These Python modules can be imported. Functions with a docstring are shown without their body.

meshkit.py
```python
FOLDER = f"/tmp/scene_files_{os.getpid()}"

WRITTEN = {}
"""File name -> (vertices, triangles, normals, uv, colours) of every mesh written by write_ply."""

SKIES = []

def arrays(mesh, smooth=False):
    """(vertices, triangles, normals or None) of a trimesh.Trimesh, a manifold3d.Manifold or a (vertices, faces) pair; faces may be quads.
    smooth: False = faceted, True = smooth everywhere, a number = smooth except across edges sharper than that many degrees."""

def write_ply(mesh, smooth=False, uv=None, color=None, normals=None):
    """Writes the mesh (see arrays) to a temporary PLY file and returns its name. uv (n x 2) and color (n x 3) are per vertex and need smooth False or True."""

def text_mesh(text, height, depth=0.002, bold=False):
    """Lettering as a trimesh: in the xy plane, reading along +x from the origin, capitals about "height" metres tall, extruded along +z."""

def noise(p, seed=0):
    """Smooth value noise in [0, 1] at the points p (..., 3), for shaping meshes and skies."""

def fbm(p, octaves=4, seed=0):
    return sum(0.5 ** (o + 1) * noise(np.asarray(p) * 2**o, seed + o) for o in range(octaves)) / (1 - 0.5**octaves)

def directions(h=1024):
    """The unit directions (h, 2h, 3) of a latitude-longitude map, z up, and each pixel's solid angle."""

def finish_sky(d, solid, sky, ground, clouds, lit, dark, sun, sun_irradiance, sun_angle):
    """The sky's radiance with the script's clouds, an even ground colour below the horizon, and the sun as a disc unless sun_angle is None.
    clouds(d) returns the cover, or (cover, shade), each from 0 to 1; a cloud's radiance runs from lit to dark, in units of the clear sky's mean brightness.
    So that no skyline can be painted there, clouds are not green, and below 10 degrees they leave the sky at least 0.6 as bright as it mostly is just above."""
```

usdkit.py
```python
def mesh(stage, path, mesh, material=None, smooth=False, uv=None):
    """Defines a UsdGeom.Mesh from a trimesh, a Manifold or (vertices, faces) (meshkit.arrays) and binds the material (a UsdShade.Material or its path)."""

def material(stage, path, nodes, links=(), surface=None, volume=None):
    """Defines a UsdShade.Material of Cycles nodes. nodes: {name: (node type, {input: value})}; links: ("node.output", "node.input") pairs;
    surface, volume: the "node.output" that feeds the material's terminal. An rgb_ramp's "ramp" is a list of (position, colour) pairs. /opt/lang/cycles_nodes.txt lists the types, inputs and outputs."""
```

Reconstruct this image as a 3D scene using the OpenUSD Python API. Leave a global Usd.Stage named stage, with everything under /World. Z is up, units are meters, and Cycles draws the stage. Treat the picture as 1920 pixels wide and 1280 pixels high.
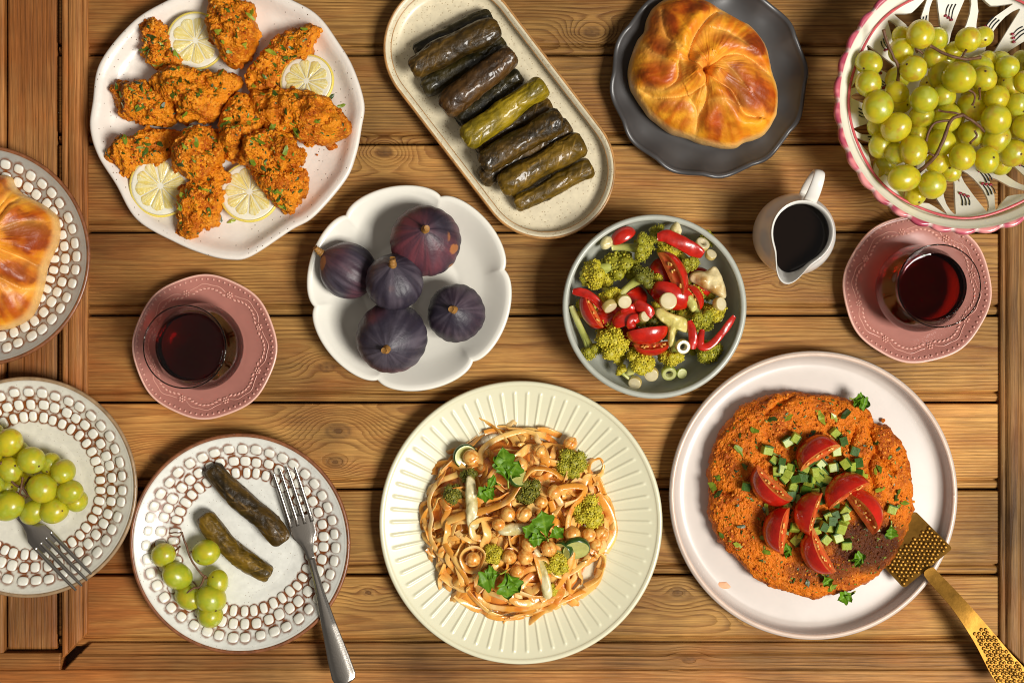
import math, numpy as np, trimesh, shapely, manifold3d, usdkit, meshkit
from shapely import geometry as sg
from scipy.spatial import Delaunay, cKDTree
from pxr import Usd, UsdGeom, UsdLux, UsdShade, Gf, Sdf, Vt
PI = math.pi
stage = Usd.Stage.CreateInMemory()
UsdGeom.Xform.Define(stage, '/World')
# ---------------------------------------------------------------- camera, light, exposure
H = 1.35                                   # camera height above the table top
cam = UsdGeom.Camera.Define(stage, '/World/camera')
cam.AddTranslateOp().Set(Gf.Vec3d(0, 0, H))
cam.CreateHorizontalApertureAttr(36.0); cam.CreateVerticalApertureAttr(24.0)
cam.CreateFocalLengthAttr(36.0 * H / 0.96)
cam.CreateFStopAttr(9.0); cam.CreateFocusDistanceAttr(H - 0.02)
cam.CreateClippingRangeAttr(Gf.Vec2f(0.02, 50)); cam.CreateExposureAttr(0.0)

def lamp(name, pos, aim, w, h, power, color):
    l = UsdLux.RectLight.Define(stage, '/World/' + name)
    l.CreateWidthAttr(w); l.CreateHeightAttr(h); l.CreateIntensityAttr(power); l.CreateColorAttr(Gf.Vec3f(*color))
    l.CreateNormalizeAttr(False)
    m = Gf.Matrix4d().SetLookAt(Gf.Vec3d(*pos), Gf.Vec3d(*aim), Gf.Vec3d(0, 1, 0)).GetInverse()
    l.AddTransformOp().Set(m)
lamp('softbox', (2.35, -1.15, 3.75), (0.0, 0, 0), 1.40, 1.40, 46.0, (1.0, 0.965, 0.90))
lamp('ceiling_bounce', (-0.5, 0.5, 2.6), (0, 0, 0), 2.4, 2.4, 0.22, (1.0, 0.90, 0.78))
dome = UsdLux.DomeLight.Define(stage, '/World/room_light')
dm = usdkit.material(stage, '/World/Looks/room_light', {'b': ('background_shader', {'color': (1.0, 0.92, 0.83), 'strength': 0.12})}, [], surface='b.background')
UsdShade.MaterialBindingAPI.Apply(dome.GetPrim()).Bind(dm)

# ---------------------------------------------------------------- helpers
PX = 0.0005
def k(z=0.0): return PX * (H - z) / H
def W(px, py, z=0.0): return np.array([(px - 960) * k(z), (640 - py) * k(z), z])
def WP(pts, z=0.0):
    pts = np.asarray(pts, float); return np.stack([(pts[:, 0] - 960) * k(z), (640 - pts[:, 1]) * k(z)], 1)
def Zm(o, s):                                # a crop's own coordinates -> photograph pixels
    return lambda pts: np.asarray(pts, float) / s + np.asarray(o, float)
def rng(seed): return np.random.default_rng(seed)
def fb(p, f, o=4, s=0): return meshkit.fbm(np.asarray(p) * f, o, s)
def sm(a, b, x):
    t = np.clip((np.asarray(x, float) - a) / (b - a), 0, 1); return t * t * (3 - 2 * t)
def mixc(a, b, t):
    t = np.asarray(t, float)[..., None]; return np.asarray(a, float) * (1 - t) + np.asarray(b, float) * t
def S(r, g, b):                              # sRGB 0-255 -> linear
    c = np.array([r, g, b]) / 255.0
    return np.where(c <= 0.04045, c / 12.92, ((c + 0.055) / 1.055) ** 2.4)
_used = {}
def num(path):
    n = _used.get(path, -1) + 1; _used[path] = n
    return path if n == 0 else f'{path}_{n:03d}'
def meta(prim, label=None, cat=None, group=None, kind=None):
    for a, b in (('label', label), ('category', cat), ('group', group), ('kind', kind)):
        if b: prim.SetCustomDataByKey(a, b)
def put(path, mesh, m, off=None, col=None, smooth=True):
    """One Mesh prim; col is per vertex (needs smooth True or False)."""
    v, f, n = meshkit.arrays(mesh, smooth)
    if off is not None: v = v - np.asarray(off)
    g = UsdGeom.Mesh.Define(stage, path)
    g.CreatePointsAttr(Vt.Vec3fArray.FromNumpy(v.astype(np.float32)))
    g.CreateFaceVertexCountsAttr(Vt.IntArray.FromNumpy(np.full(len(f), 3, np.int32)))
    g.CreateFaceVertexIndicesAttr(Vt.IntArray.FromNumpy(f.astype(np.int32).ravel()))
    g.CreateSubdivisionSchemeAttr('none')
    if n is not None:
        g.CreateNormalsAttr(Vt.Vec3fArray.FromNumpy(n.astype(np.float32))); g.SetNormalsInterpolation('vertex')
    if col is not None:
        UsdGeom.PrimvarsAPI(g).CreatePrimvar('col', Sdf.ValueTypeNames.Color3fArray, 'vertex').Set(Vt.Vec3fArray.FromNumpy(np.asarray(col, np.float32)))
    UsdShade.MaterialBindingAPI.Apply(g.GetPrim()).Bind(m)
    return g.GetPrim()
class T:
    """A thing: an Xform at its base with its parts as children."""
    def __init__(s, name, label, cat, loc, group=None, kind=None):
        s.loc = np.asarray(loc, float); s.path = num('/World/' + name)
        x = UsdGeom.Xform.Define(stage, s.path); x.AddTranslateOp().Set(Gf.Vec3d(*map(float, s.loc)))
        s.prim = x.GetPrim(); meta(s.prim, label, cat, group, kind)
    def part(s, name, mesh, m, under=None, label=None, col=None, smooth=True, kind=None):
        p = put(num((under or s.path) + '/' + name), mesh, m, s.loc if under is None else s.sub[under], col, smooth)
        meta(p, label, None, None, kind)
        if under is None: s.__dict__.setdefault('sub', {})[str(p.GetPath())] = s.loc
        return str(p.GetPath())
def solo(name, label, cat, mesh, m, loc, group=None, kind=None, col=None, smooth=True):
    p = put(num('/World/' + name), mesh, m, loc, col, smooth)
    UsdGeom.Xformable(p).AddTranslateOp().Set(Gf.Vec3d(*map(float, loc)))
    meta(p, label, cat, group, kind); return p

def grid_faces(nu, nv, wrap_u=False, wrap_v=False):
    iu = np.arange(nu if wrap_u else nu - 1); iv = np.arange(nv if wrap_v else nv - 1)
    a, b = np.meshgrid(iu, iv, indexing='ij'); a2, b2 = (a + 1) % nu, (b + 1) % nv
    q = np.stack([a * nv + b, a2 * nv + b, a2 * nv + b2, a * nv + b2], -1).reshape(-1, 4)
    return np.vstack([q[:, [0, 1, 2]], q[:, [0, 2, 3]]])
def spline(pts, n, closed=False):
    """Centripetal-free Catmull-Rom through the points, n samples evenly spaced by length."""
    p = np.asarray(pts, float)
    q = np.vstack([p[-1:], p, p[:2]]) if closed else np.vstack([2 * p[0] - p[1], p, 2 * p[-1] - p[-2]])
    out = []
    for i in range(1, len(q) - 2):
        t = np.linspace(0, 1, 16, endpoint=False)[:, None]
        a, b, c, d = q[i - 1], q[i], q[i + 1], q[i + 2]
        out.append(0.5 * (2 * b + (c - a) * t + (2 * a - 5 * b + 4 * c - d) * t ** 2 + (3 * b - a - 3 * c + d) * t ** 3))
    out = np.vstack(out + [q[-2][None]])
    return resample(out, n, closed)
def resample(p, n, closed=False):
    p = np.asarray(p, float)
    l = np.r_[0, np.cumsum(np.linalg.norm(np.diff(p, axis=0), axis=1))]
    s = np.linspace(0, l[-1], n, endpoint=not closed)
    return np.stack([np.interp(s, l, p[:, i]) for i in range(p.shape[1])], 1)
def lathe(prof, c, n=160, fn=None, half=0.0, ang=0.0):
    """Revolves the (r, z) profile (from the axis outside-bottom round to the axis inside) about c; fn(r, z, th) -> (r, z) bends it; half stretches it to a stadium."""
    prof = np.asarray(prof, float); th = np.arange(n) * 2 * PI / n
    r, t = np.meshgrid(prof[:, 0], th, indexing='ij'); z = np.broadcast_to(prof[:, 1][:, None], r.shape)
    if fn: r, z = fn(r, z, t)
    x, y = r * np.cos(t), r * np.sin(t)
    if half: x = x + half * np.clip(np.cos(t) * 40, -1, 1) * np.clip(r / 0.02, 0, 1)
    ca, sa = math.cos(ang), math.sin(ang)
    v = np.stack([c[0] + x * ca - y * sa, c[1] + x * sa + y * ca, c[2] + z], -1).reshape(-1, 3)
    return v, grid_faces(len(prof), n, False, True)[:, ::-1]
def tube(pts, rad, sides=10, cap=True, flat=None, up=None):
    """Sweeps a (flattened) circle along a polyline; rad a number or one per point; flat = (width, thickness) factors."""
    p = np.asarray(pts, float); n = len(p); rad = np.broadcast_to(np.asarray(rad, float), (n,))
    t = np.gradient(p, axis=0); t /= np.linalg.norm(t, axis=1, keepdims=True) + 1e-12
    if up is None:
        a = np.cross(t[0], [0, 0, 1.0]);
        if np.linalg.norm(a) < 0.1: a = np.cross(t[0], [1.0, 0, 0])
        A = [a / np.linalg.norm(a)]
        for i in range(1, n):
            a = A[-1] - t[i] * (A[-1] @ t[i]); A.append(a / (np.linalg.norm(a) + 1e-12))
        A = np.array(A)
    else:
        A = np.cross(t, np.broadcast_to(np.asarray(up, float), p.shape)); A /= np.linalg.norm(A, axis=1, keepdims=True) + 1e-12
    B = np.cross(A, t); w, h = flat or (1, 1)
    ph = np.arange(sides) * 2 * PI / sides
    v = p[:, None] + rad[:, None, None] * (w * np.cos(ph)[None, :, None] * A[:, None] + h * np.sin(ph)[None, :, None] * B[:, None])
    f = grid_faces(n, sides, False, True)
    v = v.reshape(-1, 3)
    if cap:
        m = len(v); v = np.vstack([v, p[:1], p[-1:]]); i = np.arange(sides); j = (i + 1) % sides
        f = np.vstack([f, np.stack([np.full(sides, m), i, j], 1)[:, ::-1] * 1, np.stack([np.full(sides, m + 1), (n - 1) * sides + i, (n - 1) * sides + j], 1)])
    return fixw(v, f)
def fixw(v, f):
    """Faces outwards, judged by the signed volume."""
    a, b, c = v[f[:, 0]], v[f[:, 1]], v[f[:, 2]]; o = v.mean(0)
    return (v, f) if np.einsum('ij,ij->i', a - o, np.cross(b - o, c - o)).sum() > 0 else (v, f[:, ::-1])
def join(ms):
    vs, fs, n = [], [], 0
    for m in ms:
        v, f = (m.vertices, m.faces) if hasattr(m, 'vertices') else m
        vs.append(np.asarray(v)); fs.append(np.asarray(f) + n); n += len(v)
    return np.vstack(vs), np.vstack(fs)
def ball(c, r, sub=3, sq=(1, 1, 1)):
    m = trimesh.creation.icosphere(sub, 1.0); return np.array(m.vertices) * r * np.asarray(sq) + c, np.array(m.faces)
_ico = {}
def ico(sub):
    if sub not in _ico:
        m = trimesh.creation.icosphere(sub, 1.0); _ico[sub] = (np.array(m.vertices), np.array(m.faces))
    v, f = _ico[sub]; return v.copy(), f
def sheet(poly, th, edge, zfn, z0=0.0):
    """A flat outline (shapely, world xy) of the given thickness, finely divided and bent to zfn(x, y)."""
    m = trimesh.creation.extrude_polygon(poly, th, engine='earcut')
    v, f = trimesh.remesh.subdivide_to_size(m.vertices, m.faces, edge)
    m = trimesh.Trimesh(v, f, process=False); m.merge_vertices()
    v = np.array(m.vertices); v[:, 2] += z0 + zfn(v[:, 0], v[:, 1])
    return v, np.array(m.faces)
def rot(ax, a):
    return trimesh.transformations.rotation_matrix(a, ax)[:3, :3]
def mound(outline, base, h, nt=120, nr=44, power=2.4, disp=None, zb=None, wob=0.0, under=0.35):
    """A lump of food over a star-shaped outline (world xy, closed): height h, steep sides that tuck under, flat foot. disp(xy, rho, th) adds height.
    Returns mesh, rho and polar angle per vertex."""
    o = np.asarray(outline, float); c = o.mean(0) if zb is None else np.asarray(zb, float)
    d = o - c; a = np.arctan2(d[:, 1], d[:, 0]); r = np.hypot(d[:, 0], d[:, 1]); i = np.argsort(a); a, r = a[i], r[i]
    th = np.arange(nt) * 2 * PI / nt - PI
    R = np.interp(th, np.r_[a[-1] - 2 * PI, a, a[0] + 2 * PI], np.r_[r[-1], r, r[0]])
    rho = np.linspace(0, 1, nr) ** 0.8
    P, Tt = np.meshgrid(rho, th, indexing='ij')
    xy = c + (P * R)[..., None] * np.stack([np.cos(Tt), np.sin(Tt)], -1)
    z = h * np.clip(1 - P ** power, 0, 1) ** 0.5 * (1 - under) + h * under
    if disp is not None: z = z + disp(xy, P, Tt)
    v = np.concatenate([xy, (base + z)[..., None]], -1)
    # side and foot
    foot = []
    for q, s in ((0.5, 1.0), (0.12, 0.965), (0.0, 0.9)):
        e = c + (R * s)[:, None] * np.stack([np.cos(th), np.sin(th)], -1)
        foot.append(np.concatenate([e, (base + q * (z[-1]))[:, None]], -1))
    v = np.concatenate([v, np.array(foot)], 0)
    n_r = len(v); f = grid_faces(n_r, nt, False, True)
    vv = v.reshape(-1, 3)
    m = len(vv); vv = np.vstack([vv, [c[0], c[1], base]]); i = np.arange(nt); j = (i + 1) % nt
    f = np.vstack([f, np.stack([np.full(nt, m), (n_r - 1) * nt + i, (n_r - 1) * nt + j], 1)])
    RHO = np.r_[np.concatenate([P, np.ones((3, nt)) * 1.05]).ravel(), 1.1]; TH = np.r_[np.concatenate([Tt, np.tile(th, (3, 1))]).ravel(), 0]
    vv, f = fixw(vv, f)
    return vv, f, RHO, TH
def crumble(v, f, amp, freq, seed=0, octs=4, keep_low=None):
    """Pushes the vertices along their normals by noise."""
    _, _, n = meshkit.arrays((v, f), True)
    d = (fb(v, freq, octs, seed) - 0.5) * 2 * amp
    return v + n * d[:, None]

# ---------------------------------------------------------------- materials
_m = {}
def mat(name, base=None, rough=0.5, col=False, bump=0.0, bscale=200.0, bdet=3.0, voro=0.0, vscale=400.0, spot=None, mott=0.0, mscale=60.0, **kw):
    """A principled material: base colour (or the mesh's own 'col'), mottled by noise, with fine bump, and optional specks spot = (colour, scale, share)."""
    if name in _m: return _m[name]
    n = {'tc': ('texture_coordinate', {}), 'p': ('principled_bsdf', {'roughness': rough, **kw})}; L = []
    if col: n['a'] = ('attribute', {'attribute': 'col'}); c = 'a.color'
    else: n['a'] = ('color', {'value': tuple(map(float, base))}); c = 'a.color'
    if mott:
        n['mn'] = ('noise_texture', {'scale': mscale, 'detail': 4.0, 'roughness': 0.6}); L.append(('tc.object', 'mn.vector'))
        n['mr'] = ('map_range', {'from_min': 0.3, 'from_max': 0.7, 'to_min': 1 - mott, 'to_max': 1 + mott}); L.append(('mn.fac', 'mr.value'))
        n['mc'] = ('mix', {'mix_type': 'multiply', 'fac': 1.0}); n['cc'] = ('combine_color', {})
        L += [('mr.result', 'cc.r'), ('mr.result', 'cc.g'), ('mr.result', 'cc.b'), (c, 'mc.color1'), ('cc.color', 'mc.color2')]; c = 'mc.color'
    if spot:
        sc, ss, sh = spot
        n['sv'] = ('voronoi_texture', {'scale': ss}); L.append(('tc.object', 'sv.vector'))
        n['sw'] = ('math', {'math_type': 'less_than', 'value2': sh}); L.append(('sv.distance', 'sw.value1'))
        n['sp'] = ('separate_color', {}); L.append(('sv.color', 'sp.color'))
        n['sg'] = ('math', {'math_type': 'greater_than', 'value2': 0.45}); L.append(('sp.r', 'sg.value1'))
        n['sm'] = ('math', {'math_type': 'multiply'}); L += [('sw.value', 'sm.value1'), ('sg.value', 'sm.value2')]
        n['sx'] = ('mix', {'mix_type': 'mix', 'color2': tuple(map(float, sc))}); L += [('sm.value', 'sx.fac'), (c, 'sx.color1')]; c = 'sx.color'
    L.append((c, 'p.base_color'))
    nm = None
    if bump:
        n['bn'] = ('noise_texture', {'scale': bscale, 'detail': bdet, 'roughness': 0.6}); L.append(('tc.object', 'bn.vector'))
        n['b1'] = ('bump', {'distance': bump, 'strength': 1.0}); L.append(('bn.fac', 'b1.height')); nm = 'b1.normal'
    if voro:
        n['vn'] = ('voronoi_texture', {'scale': vscale, 'feature': 'f1'}); L.append(('tc.object', 'vn.vector'))
        n['b2'] = ('bump', {'distance': voro, 'strength': 1.0, 'invert': True}); L.append(('vn.distance', 'b2.height'))
        if nm: L.append((nm, 'b2.normal'))
        nm = 'b2.normal'
    if nm:
        L.append((nm, 'p.normal'))
        if kw.get('coat_weight'): pass
    _m[name] = usdkit.material(stage, '/World/Looks/' + name, n, L, surface='p.BSDF')
    return _m[name]
# ---------------------------------------------------------------- the table: planks, mouldings, rails
def wood(name, light, dark, along='x', ring=0.0030):
    a = (7.0, 70.0, 70.0) if along == 'x' else (70.0, 7.0, 70.0)
    f = (22.0, 1100.0, 300.0) if along == 'x' else (1100.0, 22.0, 300.0)
    n = {'tc': ('texture_coordinate', {}), 'at': ('attribute', {'attribute': 'col'}), 'se': ('separate_color', {}),
         'm1': ('mapping', {'scale': a}), 'n1': ('noise_texture', {'scale': 1.0, 'detail': 3.0, 'roughness': 0.6}),
         'm2': ('mapping', {'scale': f}), 'n2': ('noise_texture', {'scale': 1.0, 'detail': 3.0, 'roughness': 0.65}),
         'n3': ('noise_texture', {'scale': 7.0, 'detail': 4.0}), 'm4': ('mapping', {'scale': (9.0, 30.0, 9.0) if along == 'x' else (30.0, 9.0, 9.0), 'location': (3.0, 1.0, 0.0)}), 'n4': ('noise_texture', {'scale': 1.0, 'detail': 4.0, 'roughness': 0.6}), 'r4': ('map_range', {'from_min': 0.42, 'from_max': 0.72, 'to_min': 0.0, 'to_max': 0.75, 'clamp': True}), 'px': ('separate_xyz', {}), 'rx': ('map_range', {'from_min': -0.22, 'from_max': -0.40, 'to_min': 0.0, 'to_max': 0.55, 'clamp': True}), 'rs': ('math', {'math_type': 'add', 'use_clamp': True}), 'cr': ('mix', {'mix_type': 'mix', 'color2': (0.30, 0.100, 0.022)}),
         'rf': ('math', {'math_type': 'multiply', 'value2': 1.0 / ring}), 'ra': ('math', {'math_type': 'multiply_add', 'value2': 1.6}), 'fr': ('math', {'math_type': 'fraction'}),
         'rr': ('rgb_ramp', {'ramp': [(0, (0.02,) * 3), (0.40, (0.15,) * 3), (0.8, (1.0,) * 3), (0.9, (1.0,) * 3), (1, (0.02,) * 3)]}),
         'bw': ('rgb_to_bw', {}),
         'mr': ('map_range', {'from_min': 0.25, 'from_max': 0.7, 'to_min': 0.15, 'to_max': 1.0, 'clamp': True}),
         'mm': ('math', {'math_type': 'multiply'}),
         'c1': ('mix', {'mix_type': 'mix', 'color1': tuple(light), 'color2': tuple(dark)}),
         'r3': ('map_range', {'from_min': 0.3, 'from_max': 0.7, 'to_min': 0.48, 'to_max': 1.34}),
         'r2': ('map_range', {'from_min': 0.3, 'from_max': 0.75, 'to_min': 1.34, 'to_max': 0.52}),
         'v3': ('math', {'math_type': 'multiply'}), 'vt': ('math', {'math_type': 'multiply'}),
         'cc': ('combine_color', {}), 'c2': ('mix', {'mix_type': 'multiply', 'fac': 1.0}),
         'ck': ('mix', {'mix_type': 'mix', 'color2': (0.07, 0.032, 0.012)}),
         'hb': ('math', {'math_type': 'multiply_add', 'value2': -0.6}),
         'b': ('bump', {'distance': 0.0006, 'strength': 0.8}), 'p': ('principled_bsdf', {'roughness': 0.55, 'specular_ior_level': 0.2})}
    L = [('tc.object', 'm1.vector'), ('m1.vector', 'n1.vector'), ('tc.object', 'm2.vector'), ('m2.vector', 'n2.vector'), ('tc.object', 'n3.vector'), ('tc.object', 'm4.vector'), ('m4.vector', 'n4.vector'), ('n4.fac', 'r4.value'), ('tc.object', 'px.vector'), ('px.x', 'rx.value'), ('r4.result', 'rs.value1'), ('rx.result', 'rs.value2'), ('rs.value', 'cr.fac'), ('c1.color', 'cr.color1'),
         ('at.color', 'se.color'), ('se.r', 'rf.value1'), ('n1.fac', 'ra.value1'), ('rf.value', 'ra.value3'), ('ra.value', 'fr.value1'), ('fr.value', 'rr.fac'), ('rr.color', 'bw.color'),
         ('n1.fac', 'mr.value'), ('bw.val', 'mm.value1'), ('mr.result', 'mm.value2'), ('mm.value', 'c1.fac'),
         ('n3.fac', 'r3.value'), ('n2.fac', 'r2.value'), ('r3.result', 'v3.value1'), ('r2.result', 'v3.value2'), ('v3.value', 'vt.value1'), ('se.b', 'vt.value2'),
         ('vt.value', 'cc.r'), ('vt.value', 'cc.g'), ('vt.value', 'cc.b'), ('cr.color', 'c2.color1'), ('cc.color', 'c2.color2'),
         ('se.g', 'ck.fac'), ('c2.color', 'ck.color1'), ('ck.color', 'p.base_color'),
         ('bw.val', 'hb.value1'), ('n2.fac', 'hb.value3'), ('hb.value', 'b.height'), ('b.normal', 'p.normal')]
    return usdkit.material(stage, '/World/Looks/' + name, n, L, surface='p.BSDF')
WL, WD = (0.475, 0.250, 0.068), (0.165, 0.066, 0.014)
wood_plank = wood('plank_wood', WL, WD, 'x')
wood_red = wood('red_wood', (0.38, 0.175, 0.068), (0.20, 0.078, 0.026), 'x')
wood_frame = wood('frame_wood', (0.38, 0.20, 0.066), (0.13, 0.056, 0.016), 'y', 0.0042)
wood_rail = wood('rail_wood', (0.41, 0.20, 0.060), (0.15, 0.062, 0.015), 'x', 0.0036)
dark_wood = mat('dark_wood', S(70, 45, 28), 0.8, mott=0.3, mscale=40)
table = T('wooden_table', 'weathered brown wooden table top of planks and mouldings under all the dishes', 'table', (0, 0, 0), None, 'structure')
KNOTS = [(634, 808, 15), (628, 866, 11), (612, 688, 9), (1270, 1110, 10), (1420, 1140, 12), (720, 285, 10), (1290, 1233, 6), (1690, 395, 12), (1110, 60, 10), (300, 860, 10), (560, 1100, 8), (1470, 530, 8), (880, 250, 6), (690, 1110, 7)]
def grain(xy, seed, along):
    """(ring coordinate in metres, knot darkness, tone) at each vertex of a board."""
    u, w = (xy[:, 0], xy[:, 1]) if along == 'x' else (xy[:, 1], xy[:, 0])
    q = np.stack([u * 2.2, w * 9.0, np.full_like(u, seed * 7.3)], 1)
    c = rng(seed).uniform(-0.05, 0.05)
    arch = np.sqrt((w - w.mean() - c) ** 2 + 0.00012 + (0.03 * (fb(q, 0.8, 2, seed) )) ** 2)
    g = arch * 1.1 + 0.016 * (fb(q, 1.0, 3, seed + 3) - 0.5) + seed * 0.37
    kd = np.zeros_like(u)
    for kx, ky, kr in KNOTS:
        p = W(kx, ky); R = kr * PX
        e = np.hypot((xy[:, 0] - p[0]) * (0.6 if along == 'x' else 1), (xy[:, 1] - p[1]) * (1 if along == 'x' else 0.6))
        wgt = np.exp(-(e / (2.6 * R)) ** 2)
        g = g * (1 - wgt) + wgt * (g.mean() + e * 0.9)
        kd = np.maximum(kd, 0.85 * np.exp(-(e / (0.55 * R)) ** 2) + 0.5 * np.exp(-((e - 0.85 * R) / (0.16 * R)) ** 2))
    tone = 0.86 + 0.26 * rng(seed + 50).random()
    return np.stack([g, np.clip(kd, 0, 1), np.full_like(u, tone)], 1)
def board(name, prof, u0, u1, along, m, seed, ends=(0, 0), nu=260, mult=1.0):
    """A board with the cross section prof [(w, z)...] running from u0 to u1; ends: slope of a mitre at each end (u shift per w)."""
    prof = np.asarray(prof, float); w, z = prof[:, 0], prof[:, 1]
    t = np.linspace(0, 1, nu)[:, None]
    U = (u0 + ends[0] * (w - w[0])) * (1 - t) + (u1 + ends[1] * (w - w[0])) * t
    Wd = np.broadcast_to(w, U.shape); Zd = np.broadcast_to(z, U.shape)
    Zd = Zd + 0.0004 * (fb(np.stack([U * 8, Wd * 30, Zd * 0 + seed], -1), 1.0, 3, seed) - 0.5)
    v = np.stack([U, Wd, Zd] if along == 'x' else [Wd, U, Zd], -1).reshape(-1, 3)
    f = grid_faces(nu, len(prof), False, False)
    nn = len(prof); c0 = list(range(nn)); c1 = list(range((nu - 1) * nn, nu * nn))
    fan = lambda c: np.array([[c[0], c[i], c[i + 1]] for i in range(1, nn - 1)])
    f = np.vstack([f, fan(c0), fan(c1)[:, ::-1]])
    up = np.cross(v[f[:, 1]] - v[f[:, 0]], v[f[:, 2]] - v[f[:, 0]])[:, 2].sum()
    if up < 0: f = f[:, ::-1]
    g = grain(v[:, :2], seed, along); g[:, 2] *= mult
    return table.part(name, (v, f), m, col=g, smooth=True)
def fine(prof, step=0.002):
    p = np.asarray(prof, float); out = [p[0]]
    for a, b in zip(p[:-1], p[1:]):
        n = max(1, int(np.linalg.norm(b - a) / step)); out += [a + (b - a) * (i + 1) / n for i in range(n)]
    return np.array(out)
YE = [-56, 105, 272, 437, 593, 756, 919, 1079, 1215]        # lower edges of the planks (photograph rows)
for i in range(1, len(YE)):
    t_, b_ = (640 - YE[i - 1]) * PX - 0.0003, (640 - YE[i]) * PX
    prof = [(t_, -0.012), (t_, -0.0012), (t_ - 0.0008, -0.0003), (t_ - 0.0018, 0)] + [(t_ + (b_ + 0.0125 - t_) * q, 0) for q in np.linspace(0.06, 1, 34)]
    prof += [(b_ + 0.0114, -0.0010), (b_ + 0.0106, -0.0045), (b_ + 0.0094, -0.0045), (b_ + 0.0084, -0.0018), (b_ + 0.0060, -0.0008), (b_ + 0.0036, -0.0014), (b_ + 0.0018, -0.0028), (b_ + 0.0013, -0.012)]
    board('plank', prof, -0.425, 0.470, 'x', wood_plank, 11 + i, nu=300, mult=[1, .76, .84, .92, .98, .86, 1.22, .92, .98][i])
X = lambda p: (p - 960) * PX
Y = lambda p: (640 - p) * PX
# upright mouldings (raised) on the left and right, with mitred lower ends, and the lower rail with its moulding
def moulding(w0, w1, top):
    d = w1 - w0; q = [(0, -0.010), (0, top * 0.35), (0.03, top * 0.5), (0.10, top * 0.62), (0.16, top * 0.62), (0.19, top * 0.40), (0.22, top * 0.40), (0.26, top * 0.75), (0.36, top * 0.95),
                      (0.50, top), (0.62, top * 0.97), (0.70, top * 0.86), (0.73, top * 0.62), (0.76, top * 0.62), (0.80, top * 0.80), (0.90, top * 0.78), (0.97, top * 0.6), (1.0, top * 0.2), (1.0, -0.010)]
    return fine([(w0 + d * a, z) for a, z in q], 0.0015)
board('moulding', moulding(X(166), X(117), 0.006), Y(1186), 0.36, 'y', wood_frame, 31, ends=(1.0, 0), nu=240, mult=1.15)
board('moulding', moulding(X(1873), X(1921), 0.007), Y(1200), 0.36, 'y', wood_frame, 33, ends=(-1.0, 0), nu=240, mult=0.72)
board('moulding', fine([(X(1922), -0.01), (X(1922), 0.006), (X(2060), 0.006), (X(2060), -0.01)], 0.003), -0.40, 0.36, 'y', wood_frame, 36, nu=200, mult=0.75)
board('side_board', fine([(X(105), -0.012), (X(105), -0.004), (X(100), -0.0022), (X(14), -0.002), (X(13), -0.012)], 0.002), Y(1217), 0.36, 'y', wood_frame, 35, nu=240, mult=1.0)
board('moulding', moulding(X(9), X(-40), 0.006), Y(1226), 0.36, 'y', wood_frame, 37, nu=240, mult=1.15)
t_ = Y(1203)
lp = [(t_, -0.012), (t_, 0.002), (t_ - 0.001, 0.0032), (t_ - 0.005, 0.0040), (t_ - 0.0085, 0.0036), (t_ - 0.0095, 0.0022), (t_ - 0.0105, 0.0022), (t_ - 0.0115, 0.0046), (t_ - 0.020, 0.0058), (t_ - 0.0245, 0.0056)]
board('rail_moulding', fine(lp + [(t_ - 0.0247, -0.012)], 0.0015), X(171), X(1868), 'x', wood_rail, 41, ends=(1.0, -1.0), nu=300, mult=0.9)
board('rail', fine([(Y(1253), -0.012), (Y(1253), 0.0050), (Y(1256), 0.0056), (Y(1400), 0.0056), (Y(1400), -0.012)], 0.002), -0.60, 0.60, 'x', wood_rail, 43, nu=300, mult=1.0)
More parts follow.
